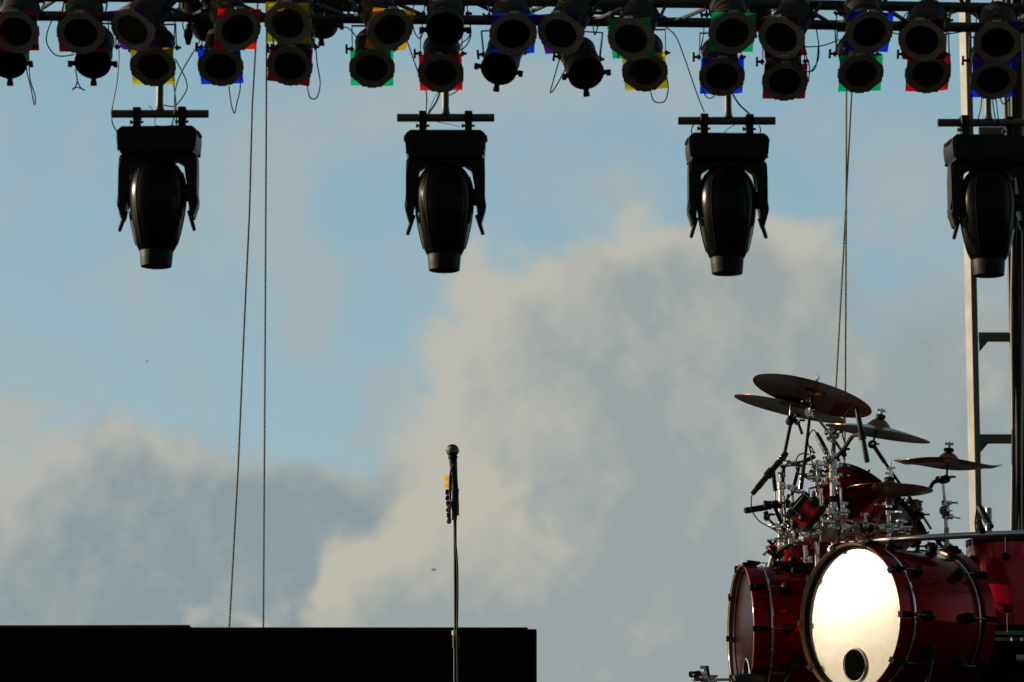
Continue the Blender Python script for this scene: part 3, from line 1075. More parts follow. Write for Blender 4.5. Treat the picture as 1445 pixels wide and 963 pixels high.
# ------------------------------------------------------------------ ropes
ROPES = [
    ([(364, -6), (361, 60), (356, 150), (352, 300), (345, 450), (336, 660), (323, 895), (305, 1186)], 'thin hemp rope slanting down to the black wall, left one of the long pair'),
    ([(376.5, -6), (376, 60), (375.5, 200), (374.5, 400), (373.5, 600), (371.5, 895), (370, 1186)], 'thin hemp rope hanging plumb to the black wall beside the slanting one'),
    ([(1194, 20), (1194.5, 130), (1194, 300), (1193, 540), (1191.5, 660), (1190, 790), (1189, 1186)], 'thin hemp rope hanging plumb behind the cymbals'),
    ([(1204, 20), (1202, 130), (1196, 240), (1190, 360), (1180, 540), (1173, 660), (1166, 790), (1140, 1186)], 'thin hemp rope slanting behind the cymbals and the drum rack'),
]
for i, (px, lab) in enumerate(ROPES):
    Yr = 20.0 + .03 * i
    pw = [P(a, b, Yr) for a, b in px]
    mb = MB()
    # two strands laid round each other
    fine = []
    for k in range(len(pw) - 1):
        for j in range(60 if k < len(pw) - 2 else 90):
            fine.append(pw[k].lerp(pw[k + 1], j / 60))
    for ph in (0, math.pi):
        pts = []
        for j, p in enumerate(fine):
            an = j * 2.3 + ph
            pts.append(p + V((.0014 * math.cos(an), .0014 * math.sin(an), 0)))
        mb.tube(pts, .0050, 6, smooth=0)
    single('rope', mb, 'rope', lab, 'rope', 'ropes hanging behind the truss', loc=pw[0])

# ------------------------------------------------------------------ tower
YT = 20.6
t = Thing('scaffold_tower', 'pale galvanised ladder tower rising behind the drum kit at the right', 'tower', (P(1378, 750, YT).x, YT, STAGE_Z))


def post(pxl, pxr, Y, depth, top=-60):
    l, r = P(pxl, 600, Y), P(pxr, 600, Y)
    zt_ = P(1400, top, Y).z
    g = MB()
    g.box(((l.x + r.x) / 2, Y + depth / 2, (STAGE_Z + zt_) / 2), (r.x - l.x, depth, zt_ - STAGE_Z), bev=.004)
    return g


# slight inward lean read from the photograph
def lean(ob, x0):
    ob.rotation_euler = (0, 0, 0)


t.part('post', post(1374.5, 1383, YT, .05), 'steel')
g = MB()
l = P(1367.3, 600, YT)
r = P(1374.5, 600, YT)
zt_ = P(1400, -60, YT).z
# flange turned to the sun: a face looking left and front
Wd = r.x - l.x
X0 = V((l.x, YT + .012, 0))
g.prism([(0, .060), (Wd, 0), (Wd - .0005, .045), (.004, .066)], V((l.x, YT + .002, (STAGE_Z + zt_) / 2)), X3, Y3, Z3, zt_ - STAGE_Z)
t.part('flange', g, 'steel')
t.part('post', post(1428, 1434, YT, .05), 'steel')
for yy in (475, 619, 330, 185, 765, 905, 40):
    a, b = P(1382, yy, YT), P(1470, yy, YT)
    g = MB()
    g.box(((a.x + b.x) / 2, YT + .025, a.z), (b.x - a.x, .03, .056), bev=.003)
    t.part('rung', g, 'stub')
    for sgn, xx in ((1, 1382),):
        p0 = P(xx, yy, YT)
        g = MB()
        g.prism([(0, 0), (.055, 0), (0, -.065)], p0 + V((0.001, .025, -.028)), X3, Z3, Y3, .012)
        t.part('gusset', g, 'stub')
    for yb in ():
        pass
# black post bundle and cables at the right edge
t2 = Thing('black_post', 'thick black upright post at the right edge in front of the ladder tower', 'post', (P(1440, 750, 20.3).x, 20.3, STAGE_Z))
g = MB()
l, r = P(1434, 600, 20.3), P(1462, 600, 20.3)
zt_ = P(1400, -60, 20.3).z
g.box(((l.x + r.x) / 2, 20.33, (STAGE_Z + zt_) / 2), (r.x - l.x, .06, zt_ - STAGE_Z), bev=.01)
t2.part('column', g, 'dark_steel')
for (xa, xb, rr, mm, lab) in ((1431, 1430, .010, 'rubber', 'thick black cable running down the outside of the black post'),
                              (1434.5, 1436.5, .007, 'cable', 'black cable running down the front of the black post'),
                              (1439, 1438, .006, 'cable', 'second black cable strapped to the black post, nearer the edge'),
                              (1428.5, 1427.5, .006, 'tape', 'pale strand added for the sunlit sliver running down beside the black post'),  # pale tubes added as the sunlit slivers along the post
                              (1443, 1442, .006, 'tape', 'pale strand added for the sunlit sliver on the face of the black post')):
    pts = []
    for k in range(14):
        f = k / 13
        y_ = -40 + f * 1225
        pts.append(P(xa + (xb - xa) * f + 1.0 * math.sin(k * 1.7 + xa), y_, 20.27))
    single('cable', MB().tube(pts, rr, 8, smooth=4), mm, lab, 'cable', 'cables on the black post', loc=pts[-1])

# ------------------------------------------------------------------ microphone on its stand
YS = 12.75
sc_ = 4817 / 12.75
c = P(638.5, 636, YS)
t = Thing('microphone_stand', 'slim dark microphone stand rising in front of the black wall', 'microphone stand', (P(643, 900, YS).x, YS, STAGE_Z))
base = V((P(643, 960, YS).x, YS, STAGE_Z))
g = MB()
g.lathe([(0, .012), (.12, .010), (.128, .004), (.128, 0), (0, 0)], base, (0, 0, 1), 32)
t.part('base', g, 'hardware')
top = P(642, 732, YS)
mid = P(643, 895, YS)
t.part('lower_tube', MB().cyl(base, mid, .0085, n=14), 'hardware')
t.part('upper_tube', MB().cyl(mid, top, .0062, n=12), 'hardware')
t.part('tape_band', MB().cyl(P(641.3, 890, YS - .002), P(641.3, 897, YS - .002), .0095, n=12), 'tape')
g = MB()
g.cyl(P(643, 899, YS), P(643, 915, YS), .013, .012, n=14)
t.part('clutch', g, 'hardware')
g = MB()
g.cyl(P(641, 734, YS), P(643, 690, YS), .010, .013, n=14)
t.part('clip', g, 'rubber')
t = Thing('microphone', 'black hand microphone with round metal grille on the slim stand', 'microphone', c)
g = MB()
g.sphere(c, .0245, 22)
t.part('grille', g, 'grille')
g = MB()
g.torus(c, (0.05, -.2, 1), .0245, .0028, 28, 6)
t.part('grille_band', g, 'chrome_dull')
g = MB()
tail = P(644.5, 728, YS + .03)
dn = (tail - c).normalized()
L_ = (tail - c).length
g.lathe([(.014, .016), (.019, .024), (.0150, .034), (.0145, .06), (.013, .10), (.0115, L_ * .85), (.009, L_), (0, L_)], c, dn, 20)
t.part('handle', g, 'mic')
pts = [P(a, b, YS - .022) for a, b in [(640.5, 655), (635.5, 668), (634.5, 690), (637, 712), (641, 735), (642.5, 760), (645.5, 800), (645.8, 850), (645, 900), (646, 960), (645, 1010), (649, 1100)]]
single('microphone_cable', MB().tube(pts, .0034, 8, smooth=6), 'cable', 'black cable bowing away from the microphone and down its stand', 'cable', loc=pts[0])
t = Thing('pick_holder', 'strip of guitar picks, two yellow and six patterned, clipped to the microphone stand', 'pick holder', P(637, 735, YS))
t.part('strip', MB().box(P(635.8, 703, YS - .004), (.006, .004, .175), Matrix.Rotation(R(2), 3, 'Y')), 'rubber')
for i in range(8):
    yy = (674.5 if i < 1 else 676.5) + i * 8.2 + (1.5 if i > 1 else 0)
    xx = 630.6 + i * .45
    g = MB()
    cc = P(xx, yy, YS - .007 + .002 * (i % 2))
    w = .0100 if i < 2 else .0080
    o2 = [(-w, -.009), (0, -.012), (w, -.009), (w * 1.05, .004), (w * .7, .010), (-w * .7, .010), (-w * 1.05, .004)]
    an = R(random.uniform(-30, 30) if i > 1 else (-14 if i else 6))
    g.prism(o2, cc, V((math.cos(an), .25, math.sin(an))).normalized(), V((-math.sin(an), 0, math.cos(an))), Y3, .0012)
    t.part('pick', g, 'pick_yellow' if i < 2 else 'pick_red')


# ------------------------------------------------------------------ drums
def bass_drum(label, c, n, Rr, depth, headmat, hole_shade, hub=None, spur=True, skip=()):
    n = n.normalized()
    e1 = V((-n.y, n.x, 0)).normalized()
    if e1.x < 0:
        e1 = -e1
    t = Thing('bass_drum', label, 'drum', c - V((0, 0, Rr + .02)), 'bass drums of the red kit')
    g = MB()
    g.lathe([(Rr - .010, -.012), (Rr - .006, -.02), (Rr - .006, -depth + .02), (Rr - .01, -depth + .012), (Rr - .03, -depth + .02), (Rr - .03, -.03)], c, n, 96)
    shell = t.part('shell', g, 'red')
    for h0, h1, nm in ((.030, -.024, 'front'), (-depth + .024, -depth - .03, 'rear')):
        g = MB()
        g.lathe([(Rr + .0065, h0), (Rr + .010, h0 - .003), (Rr + .010, h1 + .003), (Rr + .0065, h1), (Rr - .004, h1), (Rr + .0005, h1 + .005), (Rr + .0005, h0 - .004)], c, n, 96, closed=True)
        hoop = t.part('hoop', g, 'red')
        g = MB()
        g.lathe([(Rr + .0045, h0 + .0015), (Rr + .0062, h0 + .0005), (Rr + .0004, h0 - .002), (Rr - .0015, h0 - .004), (Rr - .0015, h0 - .030), (Rr + .0002, h0 - .032)], c, n, 96)
        t.part('hoop_lining', g, 'wood', hoop)
        g = MB()
        hh = h0 - .028 if nm == 'front' else h1 + .028
        g.lathe([(Rr - .0018, hh + .010), (Rr - .004, hh + .012), (Rr - .014, hh + .003), (Rr - .014, hh - .003)], c, n, 96)
        t.part('head_collar', g, 'hardware', hoop)
    # heads
    g = MB()
    k = 26
    prof = [(0, .0085)]
    for i in range(1, k + 1):
        rr = (Rr - .010) * i / k
        prof.append((rr, .0085 * (1 - (i / k) ** 2)))
    g.lathe(prof, c, n, 96)
    hd = t.part('head', g, headmat)
    g = MB()
    g.lathe([(Rr - .012, -depth), (0, -depth)], c, n, 64)
    t.part('rear_head', g, 'greyhead')
    # port: black disc on the closed head, painted for the shade inside
    if hole_shade:
        hx, hz, hr = hole_shade
        rad = math.hypot(hx, hz)
        hc = c + e1 * hx + Z3 * hz + n * (.0085 * (1 - (rad / Rr) ** 2) + .0015)
        nn = (n + e1 * (hx * .2) + Z3 * (hz * .2)).normalized()
        g = MB()
        g.lathe([(hr, 0), (hr * .5, .0002), (0, .0002)], hc, nn, 40)
        t.part('port_dark_disc', g, 'hole_shade', hd)
        g = MB()
        g.torus(hc + nn * .002, nn, hr, .0045, 44, 8)
        t.part('port_ring', g, 'chrome', hd)
    for hh in (-.048, -depth + .048):
        g = MB()
        g.lathe([(Rr - .005, hh - .006), (Rr + .004, hh - .005), (Rr + .006, hh), (Rr + .004, hh + .005), (Rr - .005, hh + .006)], c, n, 96)
        t.part('metal_ring', g, 'chrome')
    for i in range(10):
        an = 2 * math.pi * i / 10
        e = e1 * math.cos(an) + Z3 * math.sin(an)
        f = n.cross(e)
        for (sgn, hh) in ((1, 0), (-1, -depth)):
            def at(r, h):
                return c + e * r + n * (hh + sgn * h)
            g = MB()
            g.prism([(Rr - .004, .034), (Rr + .020, .034), (Rr + .022, .010), (Rr + .015, -.030), (Rr + .012, -.030), (Rr + .0105, .028), (Rr - .004, .029)], c + n * hh, e, n * sgn, f, .022)
            g.cyl(at(Rr + .020, .016), at(Rr + .020, -.036), .0125, .006, n=12)
            t.part('claw', g, 'claw')
            g = MB()
            g.cyl(at(Rr + .020, .020), at(Rr + .020, -.10), .0024, n=8)
            t.part('tension_rod', g, 'chrome_dull')
            g = MB()
            g.sphere(at(Rr + .018, -.112), .0205, 16)
            g.cyl(at(Rr - .01, -.112), at(Rr + .01, -.112), .024, .020, n=14)
            t.part('lug', g, 'hardware')
    if spur:
        g = MB()
        an = R(-28)
        e = e1 * math.cos(an) + Z3 * math.sin(an)
        b0 = c + e * (Rr - .004) - n * .15
        b1 = c + e * (Rr + .035) - n * .14
        g.cyl(b0, b1, .032, .026, n=20)
        g.cyl(b1, V((b1.x, b1.y, RISER_Z)) + e1 * .06 + n * .10, .008, n=10)
        g.box(b1, (.03, .03, .03))
        t.part('spur', g, 'hardware')
    return t


n1_ = V((-.812, -.584, 0))
bd1 = P(1207, 874, 13.2)
bass_drum('red bass drum with glowing white front head and round port, nearer one', bd1, n1_, .286, .435, 'drumhead', (0.003, -.178, .063))
n2_ = V((-.99, -.125, 0))
Y2 = 13.98
bd2 = P(1055, 890, Y2)
bd2.z = bd1.z
bass_drum('red bass drum with dark mirror front head turned sideways, behind the glowing one', bd2, n2_, .277, .42, 'clearhead', (0.02, -.17, .066))


def tom(label, c, axis, Rr, h, shellm, name='tom_drum', lugs=8, lug_h=(.7,), botm='greyhead', group='tom drums of the red kit', wash=False):
    """c = centre of the top"""
    axis = V(axis).normalized()
    t = Thing(name, label, 'drum', c - axis * h, group)
    g = MB()
    g.lathe([(Rr - .004, -.008), (Rr, -.012), (Rr, -h + .012), (Rr - .004, -h + .008)], c, axis, 64)
    t.part('shell', g, shellm)
    for h0 in (.006, -h + .016):
        g = MB()
        g.lathe([(Rr + .002, h0), (Rr + .009, h0), (Rr + .009, h0 - .022), (Rr + .002, h0 - .022)], c, axis, 64, closed=True)
        t.part('hoop', g, 'hardware')
    g = MB()
    g.lathe([(Rr + .001, -.002), (Rr * .5, -.0025), (0, -.003)], c, axis, 48)
    t.part('head', g, 'greyhead')
    g = MB()
    g.lathe([(Rr + .001, -h + .002), (Rr * .5, -h + .0015), (0, -h + .001)], c, axis, 48)
    t.part('bottom_head', g, botm)
    Mx = frame(axis)
    for i in range(lugs):
        an = 2 * math.pi * (i + .5) / lugs
        e = Mx @ V((math.cos(an), math.sin(an), 0))
        for hh, dr in ((-h * .18 - .012, 1), (-h * .82 + .012, -1)) if h > .14 else ((-h * .5, 1),):
            g = MB()
            g.sphere(c + axis * hh + e * (Rr + .012), .0165, 12)
            t.part('lug', g, 'hardware')
            g = MB()
            tgt = 0.006 if dr > 0 else -h - .006
            g.cyl(c + axis * hh + e * (Rr + .011), c + axis * tgt + e * (Rr + .011), .0028, n=6)
            g.cyl(c + axis * (tgt - dr * .0) + e * (Rr + .011), c + axis * (tgt + dr * .008) + e * (Rr + .011), .005, n=6)
            t.part('tension_rod', g, 'chrome')
    return t


# floor tom at the right
ftc = P(1437, 765, 13.75)
t = tom('crimson floor tom behind the curved chrome bar at the right edge', V((P(1437, 765, 13.75).x, 13.75, ftc.z)), (0, 0, 1), .203, .365, 'crimson', 'floor_tom', 8)
for i in range(3):
    an = R(60 + i * 120)
    e = V((math.cos(an), math.sin(an), 0))
    b0 = V((ftc.x, 13.75, ftc.z - .22)) + e * .225
    t.part('leg', MB().cyl(b0 + V((0, 0, .05)), V((b0.x, b0.y, RISER_Z)) + e * .03, .006, n=8), 'chrome')
# dark case under the floor tom, behind the bass drum
g = MB()
cc = P(1432, 930, 13.62)
t = Thing('hardware_case', 'matt black hardware case under the floor tom', 'case', V((cc.x, 13.9, RISER_Z)))
zt_ = P(1400, 903, 13.62).z
g.box((cc.x + .06, 13.78, (zt_ + RISER_Z) / 2 + .002), (.52, .22, zt_ - RISER_Z - .004), bev=.012)
t.part('case_body', g, 'drape')
g = MB()
g.box((cc.x + .06, 13.662, zt_ - .07), (.10, .012, .03), bev=.003)
t.part('latch', g, 'chrome_dull')

tom('dark red rack tom with black hoop behind the chrome upright', P(1214, 690, 13.75), (.50, .30, .80), .150, .21, 'red', lugs=6)
tom('brushed silver drum lying tilted under the hi hat', P(1277, 724, 13.85), (.76, .05, .64), .118, .20, 'greyhead', name='snare_drum', lugs=8, group=None)
t = tom('tiny red sparkle drum tilted between the chrome uprights', P(1124, 712, 13.25), (-.72, -.1, .60), .054, .092, 'sparkle', lugs=5, group='tom drums of the red kit')
tom('dark red rack tom low behind the curved rack tube, left of the white head', P(1135, 772, 14.05), (.10, .25, .96), .13, .15, 'red', lugs=6)


# ------------------------------------------------------------------ cymbals
def cymbal(label, c, n, Rr, bell=.052, bh=.022, bow=.016, china=False, name='cymbal', wob=0, group='cymbals over the red kit', flip=False, parts=True):
    n = V(n).normalized()
    t = Thing(name, label, 'cymbal', c, group)
    sg = -1 if flip else 1
    prof_t = []
    k = 26
    for i in range(k + 1):
        r = Rr * i / k
        if r < bell:
            z = bh * (1 - (r / bell) ** 2.2) + 0.0
        elif not china:
            u = (r - bell) / (Rr - bell)
            z = -bow * u ** 1.35
        else:
            u = (r - bell) / (Rr - bell)
            z = -bow * min(u / .72, 1) ** 1.3 + (bow * .85 * ((u - .72) / .28) if u > .72 else 0)
        prof_t.append((max(r, 0.0 if i == 0 else .001), z * sg))
    prof = prof_t + [(Rr, prof_t[-1][1] - .0012)] + [(r, z - .0018) for r, z in prof_t[::-1][1:]]
    prof[-1] = (0, prof[-1][1])
    g = MB()
    g.lathe(prof, c, n, 72)
    if wob:
        Mx = frame(n)
        Mi = Mx.transposed()
        for v in g.bm.verts:
            lo = Mi @ (v.co - c)
            r = math.hypot(lo.x, lo.y)
            an = math.atan2(lo.y, lo.x)
            v.co += n * (wob * (r / Rr) ** 2 * math.sin(3 * an + .8))
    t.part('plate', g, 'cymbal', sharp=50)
    g = MB()
    g.lathe([(0, .0), (.020, .0), (.021, .012), (.016, .016), (0, .016)], c + n * (bh * (1 if not flip else .2)), n, 16)
    t.part('felt', g, 'rubber')
    g = MB()
    top = c + n * (bh + .016)
    g.cyl(top, top + n * .012, .008, n=10)
    g.box(top + n * .016, (.034, .006, .010), frame(n))
    g.cyl(top, top + n * .028, .0035, n=8)
    t.part('wing_nut', g, 'chrome')
    return t


K = 4817 / 13.3
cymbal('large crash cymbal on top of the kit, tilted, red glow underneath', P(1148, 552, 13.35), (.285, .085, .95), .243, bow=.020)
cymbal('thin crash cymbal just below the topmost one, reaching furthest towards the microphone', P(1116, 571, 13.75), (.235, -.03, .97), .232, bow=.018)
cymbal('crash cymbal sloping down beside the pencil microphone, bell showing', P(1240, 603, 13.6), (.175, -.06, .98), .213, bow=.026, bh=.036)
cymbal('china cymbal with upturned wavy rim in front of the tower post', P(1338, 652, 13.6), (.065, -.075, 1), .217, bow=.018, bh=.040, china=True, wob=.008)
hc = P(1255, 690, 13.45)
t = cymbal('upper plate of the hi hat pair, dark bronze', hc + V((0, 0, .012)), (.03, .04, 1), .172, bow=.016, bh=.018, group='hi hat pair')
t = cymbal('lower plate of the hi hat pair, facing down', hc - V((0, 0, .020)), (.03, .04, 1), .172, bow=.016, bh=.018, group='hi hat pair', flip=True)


# ------------------------------------------------------------------ hardware helpers in photo measures
def Q(px, py, Y=13.5):
    return P(px, py, Y)


def rnd_v(s):
    return V((random.uniform(-1, 1), random.uniform(-1, 1), random.uniform(-1, 1))) * s


def wing(mb, c, ax):
    ax = V(ax).normalized()
    mb.cyl(c, c + ax * .026, .004, n=6)
    mb.box(c + ax * .028, (.030, .006, .011), frame(ax))


def clamp_mb(c, ax, r=.021, h=.034, wings=2):
    """a tube clamp: split collar, jaw block, bolts and wing nuts"""
    ax = V(ax).normalized()
    mb = MB()
    mb.lathe([(r * .78, -h / 2), (r, -h / 2 + .002), (r, -.003), (r * .93, -.002), (r * .93, .002), (r, .003), (r, h / 2 - .002), (r * .78, h / 2)], c, ax, 18)
    Mx = frame(ax)
    for i in range(wings):
        an = random.uniform(0, 6.28)
        e = Mx @ V((math.cos(an), math.sin(an), 0))
        mb.box(c + e * (r + .006), (.018, .018, h * .75), Mx, bev=.002)
        wing(mb, c + e * (r + .008), e)
    return mb


def tilter_mb(c, r=.016):
    mb = MB()
    e = V((random.uniform(-.4, .4), -1, random.uniform(-.3, .3))).normalized()
    mb.cyl(c - e * .018, c + e * .018, r, n=18)
    mb.cyl(c - e * .022, c + e * .022, r * .55, n=12)
    wing(mb, c + e * .02, e + V((.8, 0, .2)))
    return mb


# ------------------------------------------------------------------ drum rack
t = Thing('drum_rack', 'chrome tube drum rack with curved bars and clamps around the red kit', 'drum rack', V((P(1176, 800, 13.55).x, 13.55, RISER_Z)))
um = Q(1176, 640, 13.55)
t.part('upright', MB().cyl(V((um.x, 13.55, RISER_Z)), um, .0178, n=20), 'chrome')
ul = Q(1103, 682, 13.75)
t.part('upright', MB().cyl(Q(1101, 792, 13.75), ul, .0125, n=18), 'chrome')
t.part('upright', MB().cyl(Q(1155, 650, 13.62), Q(1153, 800, 13.62), .0095, n=16), 'chrome')
t.part('upright', MB().cyl(Q(1166, 668, 13.66), Q(1165, 745, 13.66), .0085, n=16), 'chrome')
bar_l = [(1088, 800, 13.75), (1094, 782, 13.72), (1106, 771, 13.68), (1122, 763, 13.64), (1142, 757, 13.60), (1160, 753, 13.57), (1176, 752, 13.555)]
t.part('curved_bar', MB().tube([Q(*p) for p in bar_l], .0165, 14, smooth=5), 'chrome')
bar_r = [(1184, 764, 13.55), (1212, 765, 13.44), (1240, 762.5, 13.30), (1275, 760.5, 13.18), (1320, 758, 13.10), (1370, 755.5, 13.08), (1420, 753.5, 13.12), (1475, 752, 13.2), (1520, 752, 13.4)]
t.part('curved_bar', MB().tube([Q(*p) for p in bar_r], .0125, 16, smooth=5), 'chrome')
ur = Q(1520, 750, 13.4)
t.part('upright', MB().cyl(V((ur.x, 13.4, RISER_Z)), ur + V((0, 0, .02)), .0165, n=16), 'chrome')
for (px, py, Y, ax, rr, hh, mm, w) in [
    (1176, 657, 13.55, (0, 0, 1), .024, .030, 'chrome', 2), (1176, 671, 13.55, (0, 0, 1), .0225, .026, 'chrome', 1),
    (1176, 705, 13.55, (0, 0, 1), .023, .026, 'hardware', 2), (1175, 722, 13.55, (0, 0, 1), .026, .030, 'chrome', 2),
    (1175, 735, 13.55, (0, 0, 1), .024, .024, 'chrome_dull', 1), (1176, 780, 13.55, (0, 0, 1), .026, .05, 'chrome_dull', 1),
    (1103, 686, 13.75, (0, 0, 1), .018, .030, 'chrome', 1), (1103, 714, 13.75, (0, 0, 1), .018, .026, 'hardware', 2),
    (1103, 742, 13.75, (0, 0, 1), .016, .022, 'chrome', 1), (1098, 781, 13.72, (.5, 0, .6), .024, .036, 'hardware', 3),
    (1148, 755, 13.6, (1, 0, .1), .024, .040, 'chrome_dull', 2), (1128, 762, 13.63, (1, 0, .2), .022, .030, 'chrome_dull', 1),
    (1154, 654, 13.62, (0, 0, 1), .014, .024, 'chrome', 2), (1154, 684, 13.62, (0, 0, 1), .015, .024, 'chrome', 2),
    (1154, 706, 13.62, (0, 0, 1), .015, .030, 'chrome', 2), (1154, 732, 13.62, (0, 0, 1), .016, .024, 'chrome_dull', 2),
    (1166, 688, 13.66, (0, 0, 1), .014, .024, 'chrome', 2), (1166, 714, 13.66, (0, 0, 1), .014, .022, 'chrome', 2),
    (1115, 745, 13.66, (0.2, 0, 1), .014, .022, 'chrome', 2), (1118, 715, 13.6, (0.6, 0, 1), .012, .022, 'hardware', 2),
    (1198, 763, 13.5, (1, 0, 0), .020, .036, 'chrome_dull', 2), (1140, 790, 13.7, (0, 0, 1), .018, .03, 'chrome', 1)]:
    t.part('clamp', clamp_mb(Q(px, py, Y), ax, rr, hh, w), mm)
g = MB()
g.box(Q(1170, 755, 13.54), (.075, .05, .060), bev=.008)
g.cyl(Q(1162, 748, 13.5), Q(1162, 748, 13.46), .010, n=6)
t.part('tee_joint', g, 'chrome_dull')
g = MB()
c = Q(1177, 785, 13.545)
g.cyl(c + V((0, 0, -.05)), c + V((0, 0, .04)), .022, n=18)
t.part('sleeve', g, 'chrome_dull')
g = MB()
for k in range(4):
    g.box(Q(1168, 772 + k * 8, 13.515), (.006, .006, .012))
t.part('sleeve_slot_shade', g, 'hole_shade')
# small rods bristling between the uprights
for (a, b, rr, mm) in [
    (((1118, 700, 13.6)), ((1122, 770, 13.6)), .0075, 'chrome'), ((1112, 722, 13.7), (1114, 780, 13.7), .008, 'chrome_dull'),
    ((1160, 700, 13.5), (1161, 742, 13.5), .004, 'chrome'), ((1149, 712, 13.5), (1150, 744, 13.5), .0045, 'chrome'),
    ((1145, 716, 13.55), (1146, 746, 13.55), .004, 'chrome'), ((1170, 712, 13.5), (1170, 745, 13.5), .004, 'chrome'),
    ((1126, 745, 13.62), (1144, 718, 13.58), .005, 'chrome_dull'), ((1110, 735, 13.6), (1130, 762, 13.6), .006, 'hardware'),
    ((1136, 770, 13.6), (1137, 788, 13.6), .010, 'chrome'), ((1150, 765, 13.6), (1154, 788, 13.6), .007, 'chrome'),
    ((1144, 764, 13.7), (1160, 790, 13.7), .006, 'hardware'), ((1200, 735, 13.5), (1203, 775, 13.5), .006, 'hardware'),
    ((1180, 742, 13.5), (1196, 728, 13.48), .007, 'chrome'), ((1182, 724, 13.5), (1198, 722, 13.48), .008, 'chrome'),
    ((1093, 772, 13.7), (1084, 763, 13.66), .006, 'hardware'), ((1084, 778, 13.7), (1096, 790, 13.7), .006, 'hardware'),
    ((1100, 800, 13.8), (1165, 790, 13.8), .010, 'hardware'), ((1090, 795, 13.7), (1175, 797, 13.75), .009, 'hardware')]:
    t.part('rod', MB().cyl(Q(*a), Q(*b), rr, n=10), mm)
for (px, py, Y) in [(1118, 745, 13.55), (1132, 750, 13.6), (1145, 742, 13.55), (1160, 730, 13.5), (1140, 702, 13.6), (1152, 694, 13.6), (1146, 724, 13.5),
                    (1113, 700, 13.66), (1186, 716, 13.5), (1192, 740, 13.48), (1208, 756, 13.45), (1225, 752, 13.5), (1092, 766, 13.68), (1085, 775, 13.66),
                    (1168, 640, 13.55), (1184, 650, 13.55), (1160, 672, 13.58), (1148, 668, 13.58), (1128, 716, 13.52), (1158, 752, 13.5)]:
    g = MB()
    wing(g, Q(px, py, Y), rnd_v(1))
    g.cyl(Q(px, py, Y), Q(px + random.uniform(-3, 3), py + random.uniform(-5, 5), Y - .01), .008, n=8)
    t.part('wing_bolt', g, 'chrome' if random.random() < .7 else 'hardware')


for (px, py, Y, ax, rr, hh, mm) in [
    (1120, 690, 13.58, (.5, 0, 1), .015, .026, 'chrome'), (1126, 742, 13.52, (1, 0, .3), .014, .026, 'chrome'), (1140, 734, 13.5, (0, 0, 1), .015, .03, 'chrome'),
    (1146, 706, 13.5, (1, 0, 0), .013, .024, 'chrome'), (1160, 718, 13.46, (1, 0, .1), .013, .026, 'chrome'), (1164, 738, 13.46, (0, 0, 1), .014, .03, 'chrome'),
    (1190, 728, 13.46, (1, 0, -.1), .015, .034, 'chrome'), (1193, 744, 13.46, (0, 0, 1), .013, .026, 'chrome'), (1184, 690, 13.5, (1, 0, .2), .012, .022, 'chrome'),
    (1150, 676, 13.55, (0, 0, 1), .017, .022, 'chrome'), (1116, 764, 13.6, (0, 0, 1), .014, .026, 'chrome'), (1168, 648, 13.5, (1, 0, .4), .013, .026, 'chrome'),
    (1208, 748, 13.42, (1, 0, 0), .012, .028, 'chrome_dull'), (1222, 742, 13.42, (1, 0, .1), .010, .022, 'chrome'), (1110, 756, 13.6, (.7, 0, 1), .012, .03, 'chrome'),
    (1244, 742, 13.42, (1, 0, .1), .011, .024, 'chrome'), (1280, 748, 13.5, (1, 0, 0), .012, .026, 'chrome'), (1268, 738, 13.44, (0, 0, 1), .010, .022, 'chrome')]:
    t.part('clamp', clamp_mb(Q(px, py, Y), ax, rr, hh, 2), mm)
for (a, b, rr) in [((1141, 690, 13.5), (1142, 738, 13.5), .005), ((1134, 700, 13.6), (1136, 742, 13.6), .0055), ((1158, 690, 13.48), (1159, 735, 13.48), .006),
                   ((1106, 700, 13.6), (1109, 758, 13.6), .0055), ((1187, 690, 13.48), (1189, 752, 13.48), .006), ((1142, 690, 13.5), (1162, 684, 13.5), .0045)]:
    t.part('rod', MB().cyl(Q(*a), Q(*b), rr, n=10), 'chrome')


def arm_thing(label, segs, tilts=(), clamps=(), name='boom_stand', cat='stand', group='arms and stands of the drum kit'):
    """segs: (a, b, radius, material)"""
    t = Thing(name, label, cat, Q(*segs[-1][1]), group)
    for (a, b, rr, mm) in segs:
        t.part('tube', MB().cyl(Q(*a), Q(*b), rr, n=14), mm)
    for (p, rr, mm) in tilts:
        t.part('tilter', tilter_mb(Q(*p), rr), mm)
    for (p, ax, rr, hh, mm) in clamps:
        t.part('clamp', clamp_mb(Q(*p), ax, rr, hh, 1), mm)
    return t


